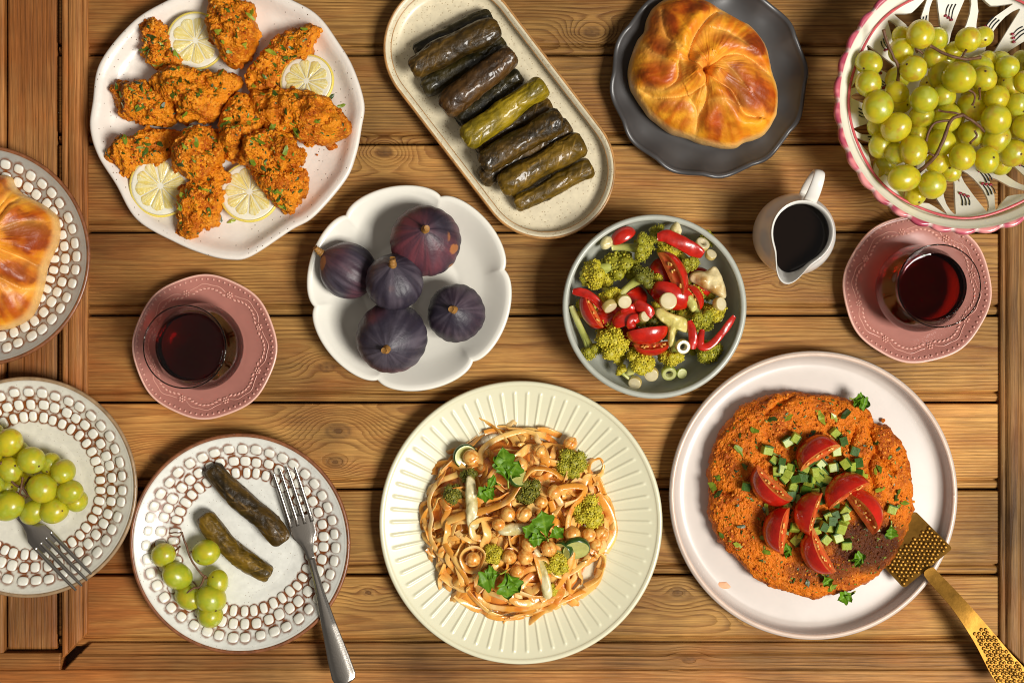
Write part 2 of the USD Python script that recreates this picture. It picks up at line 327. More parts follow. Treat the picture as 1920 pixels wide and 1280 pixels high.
board('rail', fine([(Y(1222), -0.012), (Y(1222), 0.004), (Y(1226), 0.0053), (Y(1253) + 0.0002, 0.0053), (Y(1253) + 0.0002, -0.012)], 0.002), -0.60, X(117), 'x', wood_rail, 44, nu=100)
bk = trimesh.creation.box([1.3, 1.1, 0.01]); bk.apply_translation([0, 0, -0.0172]); table.part('backing_panel', bk, dark_wood, smooth=False)
# ---------------------------------------------------------------- dishes
def ring_fn(outline, c, n=720):
    """The outline (world xy) as radius over mean radius by angle."""
    o = spline(np.asarray(outline), 400, True) - np.asarray(c)[:2]
    a = np.arctan2(o[:, 1], o[:, 0]); r = np.hypot(o[:, 0], o[:, 1]); i = np.argsort(a); a, r = a[i], r[i]
    R = r.mean(); A, B = np.r_[a[-1] - 2 * PI, a, a[0] + 2 * PI], np.r_[r[-1], r, r[0]] / R
    return R, lambda t: np.interp((t + PI) % (2 * PI) - PI, A, B)
def dish_profile(R, h, well, floor=0.006, th=0.004, lip=0.0, n=90):
    """Foot, outer wall, rounded rim, inner wall, floor. well = radius of the flat floor over R."""
    w = well * R
    out = spline([(w * 0.86, 0.0), (w * 0.90, 0.0), (w * 0.93, floor * 0.5), (w * 1.02, floor * 0.6), (w + (R - w) * 0.45, floor * 0.6 + (h - floor) * 0.36), (R - 0.0012, h - th * 0.75)], n // 3)
    e = [(R - 0.0002, h - th * 0.4), (R - th * 0.22, h - th * 0.08), (R - th * 0.55, h)]
    inn = spline([(R - th * 0.9, h - th * 0.12), (R - th * 1.6, h - th * 0.5 - lip), (w + (R - w) * 0.45, floor + (h - floor) * 0.34), (w * 1.02, floor * 1.15), (w * 0.9, floor)], n // 2)
    return np.vstack([[(0.0001, floor * 0.45), (w * 0.84, floor * 0.45)], out, e, inn, [(w * q, floor) for q in (0.7, 0.45, 0.2)], [(0.0001, floor)]])
def edge_line(rr, z, c, rad, fn=None, n=200, half=0.0, ang=0.0):
    t = np.arange(n + 1) * 2 * PI / n; r = np.full(n + 1, rr) * (fn(t) if fn else 1)
    x, y = r * np.cos(t) + half * np.clip(np.cos(t) * 40, -1, 1), r * np.sin(t)
    p = np.stack([c[0] + x * math.cos(ang) - y * math.sin(ang), c[1] + x * math.sin(ang) + y * math.cos(ang), np.full(n + 1, z)], 1)
    return tube(p, rad, 8, cap=False, up=(0, 0, 1))
glaze = dict(coat_weight=0.25, coat_roughness=0.18)
white_speck = mat('speckled_white_glaze', S(226, 217, 206), 0.34, mott=0.05, mscale=25, spot=(S(120, 100, 82), 240, 0.13), bump=0.0006, bscale=60, **glaze)
beige_glaze = mat('beige_glaze', S(214, 202, 172), 0.42, mott=0.10, mscale=160, spot=(S(176, 158, 126), 420, 0.25), **glaze)
brown_edge = mat('brown_edge_glaze', S(168, 122, 70), 0.35, mott=0.35, mscale=90, **glaze)
slate_glaze = mat('slate_glaze', S(66, 64, 64), 0.46, mott=0.06, mscale=80, coat_weight=0.3, coat_roughness=0.22)
fig_white = mat('warm_white_glaze', S(230, 226, 214), 0.30, mott=0.03, mscale=20, **glaze)
sage_glaze = mat('sage_grey_glaze', S(172, 174, 162), 0.38, mott=0.06, mscale=120, **glaze)
cream_glaze = mat('cream_glaze', S(216, 212, 182), 0.34, mott=0.02, mscale=30, **glaze)
pearl_glaze = mat('pearl_glaze', S(198, 187, 178), 0.30, mott=0.05, mscale=30, coat_weight=0.5, coat_roughness=0.25)
pearl_edge = mat('pearl_edge_glaze', S(214, 190, 172), 0.3, mott=0.1, mscale=80, **glaze)
pink_glaze = mat('pink_glaze', S(170, 112, 100), 0.36, mott=0.06, mscale=60, **glaze)
china = mat('white_china', S(232, 228, 220), 0.22, coat_weight=0.5, coat_roughness=0.08)

# 1 the speckled serving plate with its hand-cut edge
zr = 0.024
ol = [(167, 240), (172, 190), (185, 118), (242, 45), (300, 6), (372, -22), (470, -30), (560, 5), (600, 32), (632, 75), (662, 125), (683, 192), (678, 240), (668, 290), (648, 338), (590, 405), (545, 432), (470, 481), (430, 487), (385, 478), (330, 456), (255, 412), (215, 345), (182, 292)]
c = W(425, 228, 0); R, fn = ring_fn(WP(ol, zr), W(425, 228, zr))
c1 = W(425, 228, zr) * [1, 1, 0]
speck = T('serving_plate', 'white speckled plate with an uneven cut edge, under the orange lentil patties', 'plate', c1)
bend = lambda g: (lambda r, z, t: (r * (1 + (g(t) - 1) * sm(0.45, 0.95, r / R)), z))
speck.part('plate_body', lathe(dish_profile(R, zr, 0.74, 0.008, 0.0055), c1, 240, bend(fn)), white_speck)
# 2 the long platter
oc, oh, oa, orad = (936.5, 204), 143.7, -math.atan2(228, 175), 131
zr = 0.022; c2 = W(*oc, zr) * [1, 1, 0]; kk = k(zr)
platter = T('oblong_platter', 'long beige stoneware platter with a brown edge, under a heap of stuffed leaves', 'platter', c2)
platter.part('platter_body', lathe(dish_profile(orad * kk, zr, 0.80, 0.007, 0.0045, lip=0.002), c2, 240, None, oh * kk, oa), beige_glaze)
platter.part('rim', edge_line(orad * kk - 0.0016, zr - 0.0012, c2, 0.0015, None, 240, oh * kk, oa), brown_edge)
platter.part('inner_line', edge_line(orad * kk - 0.0066, zr - 0.0042, c2, 0.0009, None, 240, oh * kk, oa), brown_edge)
# 3 slate plate
zr = 0.020; kk = k(zr); c3 = W(1329.5, 148, zr) * [1, 1, 0]; R3 = 186 * kk
sc = lambda t: 1 + 0.016 * np.abs(np.sin(6 * t + 0.35)) + 0.010 * np.sin(12 * t + 0.4) - 0.012
slate = T('slate_plate', 'dark grey plate with a wavy scalloped edge, under the whole golden bun', 'plate', c3)
def slate_fn(r, z, t):
    q = sm(0.7, 0.97, r / R3); return r * (1 + (sc(t) - 1) * q), z + q * 0.0022 * np.cos(12 * t + 0.4)
slate.part('plate_body', lathe(dish_profile(R3, zr, 0.70, 0.007, 0.0045, lip=0.0015), c3, 300, slate_fn), slate_glaze)
# 4 the lobed bowl of figs
zr = 0.031; kk = k(zr); c4 = W(767, 540, zr) * [1, 1, 0]; R4 = 192 * kk
def lobes(t): u = ((t + math.radians(49)) % (PI / 3)) / (PI / 3); return 1.012 - 0.048 * np.exp(-np.minimum(u, 1 - u) / 0.075) - 0.01 * (2 * u - 1) ** 2
figbowl = T('lobed_bowl', 'shallow off-white bowl with a six lobed edge, holding five figs', 'bowl', c4)
figbowl.part('bowl_body', lathe(dish_profile(R4, zr, 0.50, 0.006, 0.0045), c4, 360, lambda r, z, t: (r * (1 + (lobes(t) - 1) * sm(0.72, 0.97, r / R4)), z - 0.0012 * sm(0.85, 1, r / R4) * (1.012 - lobes(t)) / 0.05)), fig_white)
# 5 the salad bowl
zr = 0.055; kk = k(zr); c5 = W(1227.5, 574.5, zr) * [1, 1, 0]; R5 = 173 * kk
salad = T('salad_bowl', 'deep round sage grey bowl of broccoli and tomato salad', 'bowl', c5)
sp = np.vstack([[(0.0001, 0.003), (R5 * .5, 0.003)], spline([(R5 * .52, 0), (R5 * .56, 0), (R5 * .60, 0.004), (R5 * .84, 0.022), (R5 * .95, 0.040), (R5 - .0006, zr - .004)], 40), [(R5, zr - .002), (R5 - .0012, zr - .0002), (R5 - .0034, zr)],
                spline([(R5 - .0052, zr - .0014), (R5 * .93, 0.040), (R5 * .81, 0.021), (R5 * .58, 0.0085), (R5 * .45, 0.007)], 40), [(R5 * .2, .0068), (0.0001, .0068)]])
salad.part('bowl_body', lathe(sp, c5, 200), sage_glaze)
# 6 the ribbed plate
zr = 0.022; kk = k(zr); c6 = W(976.5, 979.5, zr) * [1, 1, 0]; R6 = 266.5 * kk
ribbed = T('ribbed_plate', 'large cream plate with radial ribs, under the saucy pasta', 'plate', c6)
def ribs(r, z, t):
    q = sm(0.60, 0.64, r / R6) * (1 - sm(0.90, 0.93, r / R6)) * (z > 0.0085)
    return r, z + q * 0.0009 * sm(0.55, 1.0, np.cos(62 * t + 0.05))
pr = dish_profile(R6, zr, 0.54, 0.008, 0.0050, n=150)
ribbed.part('plate_body', lathe(pr, c6, 960, ribs), cream_glaze)
# 7 the cake plate with an upright rim
zr = 0.021; kk = k(zr); c7 = W(1525.5, 928.5, zr) * [1, 1, 0]; R7 = 271 * kk
pearl = T('pearl_plate', 'large pearly pinkish white plate with an upright rim, under the big round lentil cake', 'plate', c7)
pp = np.vstack([[(0.0001, 0.003), (R7 * .8, 0.003)], spline([(R7 * .82, 0), (R7 * .88, 0.0), (R7 * .95, 0.002), (R7 - .002, .009), (R7 - .0005, zr - .004)], 30), [(R7, zr - .002), (R7 - .001, zr - .0004), (R7 - .0028, zr), (R7 - .0046, zr - .0006)],
                spline([(R7 - .0056, zr - .002), (R7 - .0066, zr - .0080), (R7 - .0085, zr - .0118), (R7 * .915, .0073), (R7 * .87, .0063), (R7 * .7, .006)], 34), [(R7 * q, .006) for q in (.5, .3, .1)], [(.0001, .006)]])
pearl.part('plate_body', lathe(pp, c7, 260), pearl_glaze)
pearl.part('rim', edge_line(R7 - .0030, zr - .0016, c7, .0022, None, 260), pearl_edge)
# 8-10 the three beaded plates
bead_glaze = mat('bead_glaze', S(224, 221, 208), 0.26, mott=0.06, mscale=200, coat_weight=0.4, coat_roughness=0.12)
plate_glaze = mat('beaded_plate_glaze', None, 0.33, col=True, mott=0.08, mscale=130, spot=(S(150, 135, 112), 330, 0.12), coat_weight=0.35, coat_roughness=0.15)
rust_edge = mat('rust_edge_glaze', S(126, 76, 45), 0.42, mott=0.4, mscale=150, **glaze)
ZB = 0.024
def beaded(label, px, py, seed, tint, edge):
    kk = k(ZB); c = W(px, py, ZB) * [1, 1, 0]; R = 206 * kk; t = T('beaded_plate', label, 'plate', c)
    prof = dish_profile(R, ZB, 0.52, 0.007, 0.0045, n=210)
    v, f = lathe(prof, c, 320)
    inner = prof[np.argmax(prof[:, 1]):]; ir, iz = inner[::-1, 0], inner[::-1, 1]
    g = rng(seed); N = 43; beads = []
    for q, (rr, rw, tw) in enumerate(((0.637, 0.100, 0.074), (0.750, 0.098, 0.090), (0.862, 0.090, 0.097))):
        for j in range(N):
            a = 2 * PI * j / N + 0.018 * (q - 1) + g.normal(0, 0.008) + seed; r = R * (rr + g.normal(0, 0.004))
            beads.append((a, r, R * rw * g.uniform(.9, 1.06), R * tw * g.uniform(.9, 1.06), np.interp(r, ir, iz)))
    B = np.array(beads); bx = np.stack([c[0] + B[:, 1] * np.cos(B[:, 0]), c[1] + B[:, 1] * np.sin(B[:, 0])], 1)
    # rust-coloured glaze breaks round each bead; it lies deepest on the inner two rows
    d, i = cKDTree(bx).query(v[:, :2], k=1)
    rho = np.hypot(v[:, 0] - c[0], v[:, 1] - c[1]) / R
    rust = (1 - sm(0.0050, 0.0070, d + 0.0016 * (fb(v, 260, 2, seed) - .5) * 2)) * (0.60 + 0.7 * fb(v, 40, 3, seed + 1)) * (1 - 0.35 * sm(0.79, 0.85, rho)) * sm(0.55, 0.58, rho) * (1 - sm(0.93, 0.96, rho))
    col = mixc(tint, S(120, 66, 30), np.clip(rust * 1.25, 0, 1) * (v[:, 2] > 0.0062))
    col = mixc(col, S(132, 104, 78), sm(0.955, 0.985, rho) * 0.75)
    t.part('plate_body', (v, f), plate_glaze, col=col)
    t.part('rim', edge_line(R - .0012, ZB - .0010, c, .0019, None, 260), edge)
    u, fi = ico(2)
    u = np.sign(u) * np.abs(u) ** 0.72
    for a, r, rw, tw, z in beads:
        p = u * [rw * 0.5, tw * 0.5, 0.0018]
        sl = math.atan(np.interp(r + .002, ir, iz) / .004 - np.interp(r - .002, ir, iz) / .004)
        p = p @ rot([0, 1, 0], -sl).T @ rot([0, 0, 1], a).T + [c[0] + r * math.cos(a), c[1] + r * math.sin(a), z + 0.0002]
        t.part('bead', (p, fi), bead_glaze)
    return t
gA = beaded('beaded stoneware plate with a grey rim, under the bun cut off by the left side', -38, 479, 1, S(164, 161, 152), rust_edge)
gB = beaded('beaded stoneware plate under the grapes beside the left side, below the bun', 50, 913, 2, S(212, 208, 194), mat('tan_edge_glaze', S(150, 122, 90), 0.4, mott=0.3, mscale=120, **glaze))
gC = beaded('beaded stoneware plate with a rusty rim, under two stuffed leaves and six grapes', 449.8, 1019, 3, S(220, 219, 210), rust_edge)
# 11 pink saucers
def saucer(label, px, py, Rpx, lob, ph, seed):
    zr = 0.016; kk = k(zr); c = W(px, py, zr) * [1, 1, 0]; R = Rpx * kk; t = T('saucer', label, 'saucer', c)
    w = lambda th: 1 + 0.009 * np.cos(lob * th + ph)
    prof = dish_profile(R, zr, 0.56, 0.005, 0.0036, n=100)
    t.part('saucer_body', lathe(prof, c, 240, lambda r, z, th: (r * (1 + (w(th) - 1) * sm(0.6, 0.97, r / R)), z)), pink_glaze)
    inner = prof[np.argmax(prof[:, 1]):]; ir, iz = inner[::-1, 0], inner[::-1, 1]
    at = lambda a, q: np.stack([c[0] + q * R * w(a) * np.cos(a), c[1] + q * R * w(a) * np.sin(a), np.interp(q * R, ir, iz)], -1)
    ms = []
    for j in range(74):
        a = 2 * PI * j / 74; ms.append(ball(at(a, 0.935), 0.00115, 1))
    for s in range(lob):
        a0 = 2 * PI * s / lob - ph / lob
        for j in range(9):                                    # a sprig of leaves per lobe with a flower between
            u = (j - 4) / 4.0; a = a0 + u * 0.72 * PI / lob; q = 0.85 - 0.045 * abs(u) ** 2
            for dq, tw in ((-0.042, .5), ) if j % 1 == 0 else ():
                p, f = ico(1); p = p * [0.0019, 0.0010, 0.0009] @ rot([0, 0, 1], a + 0.9 + (0.5 if u > 0 else -2.3)).T + at(a, q + dq); ms.append((p, f))
        ms.append(tube(np.array([at(a0 + u * 0.78 * PI / lob, 0.865 - 0.05 * u * u + 0.008 * math.sin(7 * u)) for u in np.linspace(-1, 1, 26)]), 0.0005, 5))
        b = a0 + PI / lob
        ms.append(ball(at(b, 0.80), 0.0012, 1))
        for m_ in range(6):
            ms.append(ball(at(b + 0.042 * math.cos(m_ * PI / 3), 0.80 + 0.036 * math.sin(m_ * PI / 3)), 0.0011, 1))
    t.part('relief', join(ms), mat('pink_relief_glaze', S(206, 150, 134), 0.34, **glaze), kind='stuff')
    t.part('rim', edge_line(R - .0009, zr - .0007, c, .0011, w, 240), mat('pink_edge_glaze', S(226, 176, 158), 0.3, **glaze))
    return c
sL = saucer('dusty pink saucer under the tea glass between the lentil patties and the beaded plate', 383.5, 650, 135, 8, 0.3, 1)
sR = saucer('dusty pink saucer partly under the pink rimmed grape bowl', 1720, 541, 139, 8, 1.2, 2)
# ---------------------------------------------------------------- food helpers
class Surf:
    """Looks up the top of a mesh: height and normal at a point."""
    def __init__(s, v, f):
        v, f, n = meshkit.arrays((v, f), True); u = n[:, 2] > 0.15; s.v, s.n = v[u], n[u]; s.t = cKDTree(s.v[:, :2])
    def at(s, x, y):
        d, i = s.t.query([x, y], k=4); j = i[np.argmax(s.v[i, 2])]; return s.v[j], s.n[j]
def frame(n, a=0.0):
    """Rotation whose z is n, turned by a."""
    n = np.asarray(n, float); n = n / np.linalg.norm(n); x = np.cross([0, 1.0, 0], n)
    if np.linalg.norm(x) < 1e-3: x = np.array([1.0, 0, 0])
    x /= np.linalg.norm(x); y = np.cross(n, x); c, s_ = math.cos(a), math.sin(a)
    return np.stack([c * x + s_ * y, -s_ * x + c * y, n], 1)
def chip(g, size, slim=0.5, th=0.0004, bend=0.25):
    """A scrap of chopped herb: a ragged flat piece, curled."""
    m = g.integers(6, 9); a = np.sort(np.arange(m) * 2 * PI / m + g.normal(0, .2, m)); r = size * g.uniform(.6, 1.1, m)
    p = np.stack([r * np.cos(a), r * np.sin(a) * slim], 1)
    v = np.vstack([np.c_[p, np.zeros(m)], np.c_[p, np.full(m, th)], [[0, 0, -th * .2]], [[0, 0, th * 1.4]]])
    i = np.arange(m); j = (i + 1) % m
    f = np.vstack([np.stack([i, j, j + m], 1), np.stack([i, j + m, i + m], 1), np.stack([j, i, np.full(m, 2 * m)], 1), np.stack([i + m, j + m, np.full(m, 2 * m + 1)], 1)])
    v[:, 2] += bend * (v[:, 0] ** 2) / size * g.choice([-1, 1]) + 0.15 * v[:, 1]
    return v, f
GREENS = [S(78, 98, 18), S(112, 130, 26), S(50, 68, 14), S(146, 154, 44)]
herb = [mat('herb_green', GREENS[0], 0.45, mott=0.25, mscale=400), mat('herb_light', GREENS[1], 0.45, mott=0.25, mscale=400), mat('herb_dark', GREENS[2], 0.4, mott=0.25, mscale=400), mat('spring_onion_green', GREENS[3], 0.35, mott=0.2, mscale=300)]
def grains(sf, g, n, inside, r0, r1, seed, warm=0.0):
    """Small bulgur grains half sunk in the surface, as one mesh with its colours."""
    ms, cs = [], []; u, f = ico(1)
    for i in range(n):
        p, nr = sf.at(*inside(g)); r = g.uniform(r0, r1)
        ms.append((u * [r, r * g.uniform(.6, .9), r * .7] @ frame(nr + g.normal(0, .4, 3), g.uniform(0, 6)).T + p - nr * r * .15, f))
        c = [S(222, 138, 32), S(206, 116, 20), S(186, 94, 14), S(230, 154, 52), S(158, 72, 10)][g.integers(0, 5)] * np.array([1, 1 - warm * .14, 1 - warm * .1]); cs.append(np.tile(c, (len(u), 1)))
    return join(ms), np.vstack(cs)
ZA = Zm((160, 0), 2.559)
lentil = mat('lentil_bulgur', None, 0.48, col=True, bump=0.0008, bscale=900, bdet=2, voro=0.0006, vscale=700, specular_ior_level=0.22)
def lentil_color(v, seed, warm=1.0):
    a, b = fb(v, 90, 4, seed), fb(v, 520, 2, seed + 4)
    c = mixc(S(222, 134, 20), S(182, 92, 8), sm(.40, .68, a))
    c = mixc(c, S(236, 160, 44), sm(.52, .75, b) * .7)
    return mixc(c, S(120, 60, 10), sm(.66, .80, fb(v, 150, 3, seed + 9)) * .5)
def patty(pts, base, h, seed, label, n_herb=26, n_big=5, nt=200, nr=64):
    o = WP(ZA(pts), base + h * .5); o = spline(o, 90, True); o = o.mean(0) + (o - o.mean(0)) * .955; g = rng(seed)
    cc = o.mean(0); L = np.abs(o - cc).max()
    a0 = g.uniform(0, PI)
    def disp(xy, P, Tt):
        q = np.concatenate([xy, np.full(P.shape + (1,), seed * .31)], -1)
        low = (fb(q, 55, 2, seed) - .5) * 2 * h * .5
        rid = (np.abs(fb(q, 75, 2, seed + 7) - .5) * 2) * -h * .30
        return (low + rid + h * .12) * sm(1.0, .7, P)
    v, f, rho, th = mound(o, base, h, nt, nr, 2.2, disp, under=0.42)
    # a ragged outline: clots of grain stand out of the sides
    v[:, :2] += ((np.stack([fb(v, 120, 3, seed + 1), fb(v, 120, 3, seed + 2)], 1) - .5) * 0.0085) * sm(.45, .95, rho)[:, None]
    v[:, 2] += .0016 * np.abs(fb(v, 150, 2, seed + 8) - .5) * 2 * sm(1.0, .8, rho); cl = []
    for i in range(46):
        e = o[g.integers(0, 90)]; q = math.sqrt(g.uniform(.25, 1.0)) if i < 16 else g.uniform(.86, 1.02); p_ = cc + (e - cc) * q; r_ = g.uniform(.0018, .0040); zz = base + h * (.36 + .50 * max(0, 1 - q ** 2.2) ** .5) - r_ * .25
        if i >= 16: zz = base + g.uniform(.15, .42) * h
        u_, f_ = ico(3); u_ = u_ * r_ * g.uniform(.7, 1.2, 3) + [*p_, zz]; cl.append((u_, f_))
    v, f = join([(v, f)] + cl)
    v = crumble(v, f, 0.0019, 210, seed + 3, 3); v = crumble(v, f, 0.0014, 560, seed + 5, 2)
    v[:, 2] = np.maximum(v[:, 2], base)
    t = T('lentil_patty', label, 'lentil patty', (cc[0], cc[1], base), 'hand-pressed lentil patties on the speckled plate')
    t.part('patty_body', (v, f), lentil, col=lentil_color(v, seed))
    sf = Surf(v, f)
    gm, gc = grains(sf, g, 150, lambda q: cc + (o[q.integers(0, 90)] - cc) * math.sqrt(q.uniform(0, 1.0)), .0007, .0019, seed); t.part('grains', gm, lentil, col=gc, kind='stuff')
    bits = [[], [], []]
    for i in range(n_herb):
        th_, r_ = g.uniform(0, 2 * PI), math.sqrt(g.uniform(0, .85)); e = o[int(th_ / (2 * PI) * 90) % 90]; p, nrm = sf.at(*(cc + (e - cc) * r_))
        big = i < n_big; s = g.uniform(.0034, .0068) if big else g.uniform(.0011, .0026)
        cv, cf = chip(g, s, g.uniform(.32, .6)); kx = g.integers(0, 4)
        m = (cv @ frame(nrm + g.normal(0, .25, 3), g.uniform(0, 6.3)).T + p + nrm * .0003, cf)
        if big: t.part('parsley_piece', m, herb[kx], smooth=False)
        else: bits[min(kx, 2)].append(m)
    for kx, b in enumerate(bits):
        if b: t.part('herb_specks', join(b), herb[kx], smooth=False, kind='stuff')
    return t, sf
PT = [
 ([(120, 430), (150, 395), (220, 390), (290, 385), (345, 420), (420, 450), (450, 520), (450, 575), (390, 600), (330, 595), (270, 595), (230, 570), (160, 550), (150, 500)], .0105, .024, 'knobbly orange lentil patty reaching the left edge of the heap'),
 ([(262, 140), (280, 105), (330, 85), (370, 110), (400, 150), (410, 200), (430, 260), (470, 290), (450, 330), (380, 325), (330, 325), (290, 290), (268, 250), (280, 200)], .0105, .023, 'small orange lentil patty at the top left, tucked behind a lemon slice'),
 ([(92, 760), (110, 700), (160, 655), (230, 650), (280, 620), (340, 615), (430, 620), (470, 660), (430, 720), (410, 770), (350, 790), (260, 790), (215, 810), (190, 850), (150, 800)], .0105, .025, 'orange lentil patty lying above the lowest left lemon slice'),
 ([(765, 370), (790, 320), (830, 270), (870, 220), (915, 175), (950, 165), (990, 130), (1040, 130), (1080, 110), (1140, 130), (1100, 200), (1090, 260), (1000, 280), (950, 330), (935, 390), (930, 440), (860, 450), (780, 450)], .0105, .028, 'long orange lentil patty pointing to the upper right, beside a lemon slice'),
 ([(440, 1000), (450, 920), (480, 870), (540, 850), (560, 810), (640, 800), (700, 830), (660, 880), (660, 960), (640, 1020), (630, 1085), (560, 1090), (530, 1140), (490, 1155), (440, 1120)], .0105, .028, 'orange lentil patty pointing down between two lemon slices'),
 ([(665, 530), (720, 455), (780, 445), (820, 520), (850, 580), (830, 650), (770, 710), (740, 770), (680, 760), (630, 650)], .013, .034, 'narrow orange lentil patty in the very middle of the heap'),
 ([(310, 400), (330, 340), (400, 315), (480, 320), (560, 335), (640, 350), (700, 340), (745, 360), (750, 410), (700, 460), (680, 500), (640, 560), (580, 590), (520, 580), (470, 590), (440, 560), (430, 510), (350, 470)], .014, .034, 'broad orange lentil patty strewn with parsley under the round lemon slice'),
 ([(420, 720), (440, 660), (490, 610), (560, 600), (620, 620), (665, 680), (665, 740), (640, 790), (600, 820), (560, 865), (500, 865), (460, 830), (415, 800)], .015, .036, 'smooth rounded orange lentil patty above the one that points down'),
 ([(780, 455), (860, 425), (960, 420), (1060, 440), (1150, 455), (1210, 510), (1270, 560), (1280, 640), (1220, 670), (1160, 700), (1100, 690), (1040, 690), (990, 650), (900, 640), (830, 600), (785, 540)], .013, .034, 'wide orange lentil patty reaching the right side, below the half hidden lemon'),
 ([(790, 820), (860, 800), (960, 790), (1050, 810), (1065, 870), (1060, 930), (1030, 960), (990, 1020), (930, 1000), (880, 950), (830, 890)], .0105, .030, 'orange lentil patty at the lower right, over a lemon slice'),
 ([(745, 690), (780, 640), (860, 615), (950, 620), (1010, 680), (1040, 740), (1050, 780), (990, 790), (960, 830), (880, 850), (800, 810), (740, 770)], .018, .036, 'lumpy orange lentil patty heaped just right of the middle'),
 ([(580, 60), (588, 0), (600, -25), (700, -25), (760, 0), (810, 20), (815, 50), (795, 65), (805, 95), (828, 140), (822, 190), (800, 250), (760, 300), (710, 325), (670, 300), (630, 230), (590, 170), (578, 110)], .0105, .040, 'tall orange lentil patty at the top, cut by the upper border'),
]
for i, (p, b, h, lab) in enumerate(PT): patty(p, b, h, 100 + i, lab, 48, 12)
# fallen crumbs
cr = rng(5)
for i, (x, y, r) in enumerate([(1112, 742, 7), (1180, 700, 26), (1205, 705, 16), (1048, 660, 10)]):
    v, f = ico(3); v = v * r / 2.559 * PX * [1, .8, .7]; v = crumble(v, f, .0012, 420, i, 3); p = W(*ZA([(x, y)])[0], .012)
    solo('lentil_crumb', ['tiny round crumb fallen alone on the white plate', 'crumb of lentil paste beside the widest patty', 'darker crumb touching the rightmost patty', 'small crumb in the gap between the right patties'][i], 'crumb', (v + p - [0, 0, .002], f), lentil, p, 'lentil crumbs on the speckled plate', col=lentil_color(v + i, 60 + i))
# ---------------------------------------------------------------- lemon slices
rind = mat('lemon_rind', S(240, 214, 96), 0.4, bump=.0004, bscale=900, subsurface_weight=.2, subsurface_radius=(1, .8, .3), subsurface_scale=.002)
pith = mat('lemon_pith', S(246, 240, 212), 0.45, mott=.05, mscale=300, subsurface_weight=.3, subsurface_radius=(1, .9, .6), subsurface_scale=.003)
pulp = mat('lemon_pulp', None, 0.16, col=True, bump=.0008, bscale=420, subsurface_weight=.35, subsurface_radius=(1, .85, .4), subsurface_scale=.003, coat_weight=.4)
def lemon(cx, cy, r, z, tilt, label, seed, squash=1.0, M=ZA, sc=2.559, name='lemon_slice'):
    R = r / sc * k(z); c = W(*M([(cx, cy)])[0], z); F = frame(tilt, seed); g = rng(seed); th = .0036
    t = T(name, label, 'lemon slice', c)
    def place(v): return (v * [1, squash, 1]) @ F.T + c
    prof = [(R * .93, -th * .5), (R * .985, -th * .4), (R, 0), (R * .985, th * .4), (R * .94, th * .5), (R * .925, th * .5)]
    v, f = lathe(prof + [prof[0]], (0, 0, 0), 90); t.part('rind', (place(v), f), rind)
    prof = [(.0001, -th * .46), (R * .94, -th * .46), (R * .94, th * .42), (R * .86, th * .46), (R * .3, th * .40), (.0001, th * .40)]
    v, f = lathe(prof, (0, 0, 0), 90); t.part('pith', (place(v), f), pith)
    N = g.integers(9, 11)
    for i in range(N):
        a0, a1 = 2 * PI * i / N + g.normal(0, .03), 2 * PI * (i + 1) / N
        m = (a0 + a1) / 2; hw = (a1 - a0) / 2
        nu, nv = 26, 13; u, w = np.meshgrid(np.linspace(0, 1, nu), np.linspace(-1, 1, nv), indexing='ij')
        rr = R * (.10 + u * (.71 - .03 * w ** 4)); lim = np.maximum(hw - .00045 / rr, .02) * np.minimum(1, (1 - u) * 9) ** .4
        aa = m + w * lim
        bump_ = (1 - np.abs(w) ** 3) * np.minimum(1, u * 6) * np.minimum(1, (1 - u) * 8)
        zz = th * .40 + .0003 + .0006 * bump_ + .0009 * (fb(np.stack([rr * 120, aa * 26, 0 * aa + seed], -1), 1, 2, i) - .5) * bump_
        v = np.stack([rr * np.cos(aa), rr * np.sin(aa), zz], -1).reshape(-1, 3)
        col = mixc(S(240, 212, 112), S(250, 236, 176), sm(.35, .7, fb(np.stack([rr * 90, aa * 34, 0 * aa], -1), 1, 3, seed + i)).ravel())
        t.part('segment', (place(v), fixw(v, grid_faces(nu, nv))[1] if False else grid_faces(nu, nv)), pulp, col=col)
    return t
lemon(530, 197, 139, .0215, (.10, -.06, 1), 'round lemon slice at the top left of the patties, mostly uncovered', 1)
lemon(1063, 392, 134, .0260, (-.12, .10, 1), 'lemon slice on the right, its lower half under a patty', 2)
lemon(362, 893, 150, .0190, (.06, -.05, 1), 'largest lemon slice, lowest on the left of the plate', 3)
lemon(790, 922, 148, .0190, (-.02, .10, 1), 'lemon slice at the bottom middle, tucked under the lower right patty', 4)
for i, (x, y, a) in enumerate([(700, 1062, .4), (648, 1045, 1.8), (1225, 510, .3), (540, 1112, 1.2), (1180, 468, .8), (790, 78, -.6)]):
    g = rng(70 + i); cv, cf = chip(g, .0058 if i in (0, 5) else .0046, .4, .0006); z = .0095 if i in (0, 1) else (.052 if i == 5 else .032 if i == 2 else .020)
    p = W(*ZA([(x, y)])[0], z)
    solo('parsley_scrap', ['green scrap of parsley on bare plate under the lemon slices', 'thin dark parsley thread beside the patty that points down', 'pale green scrap beside the rightmost lentil patty', 'parsley scrap at the tip of the lowest patty', 'thin parsley thread between lemon slice and right patty', 'bright green leaf scrap stuck out of the top patty'][i], 'parsley', (cv @ frame([.1, .1, 1], a).T + p, cf), herb[[3, 2, 1, 2, 2, 3][i]], p, smooth=False)
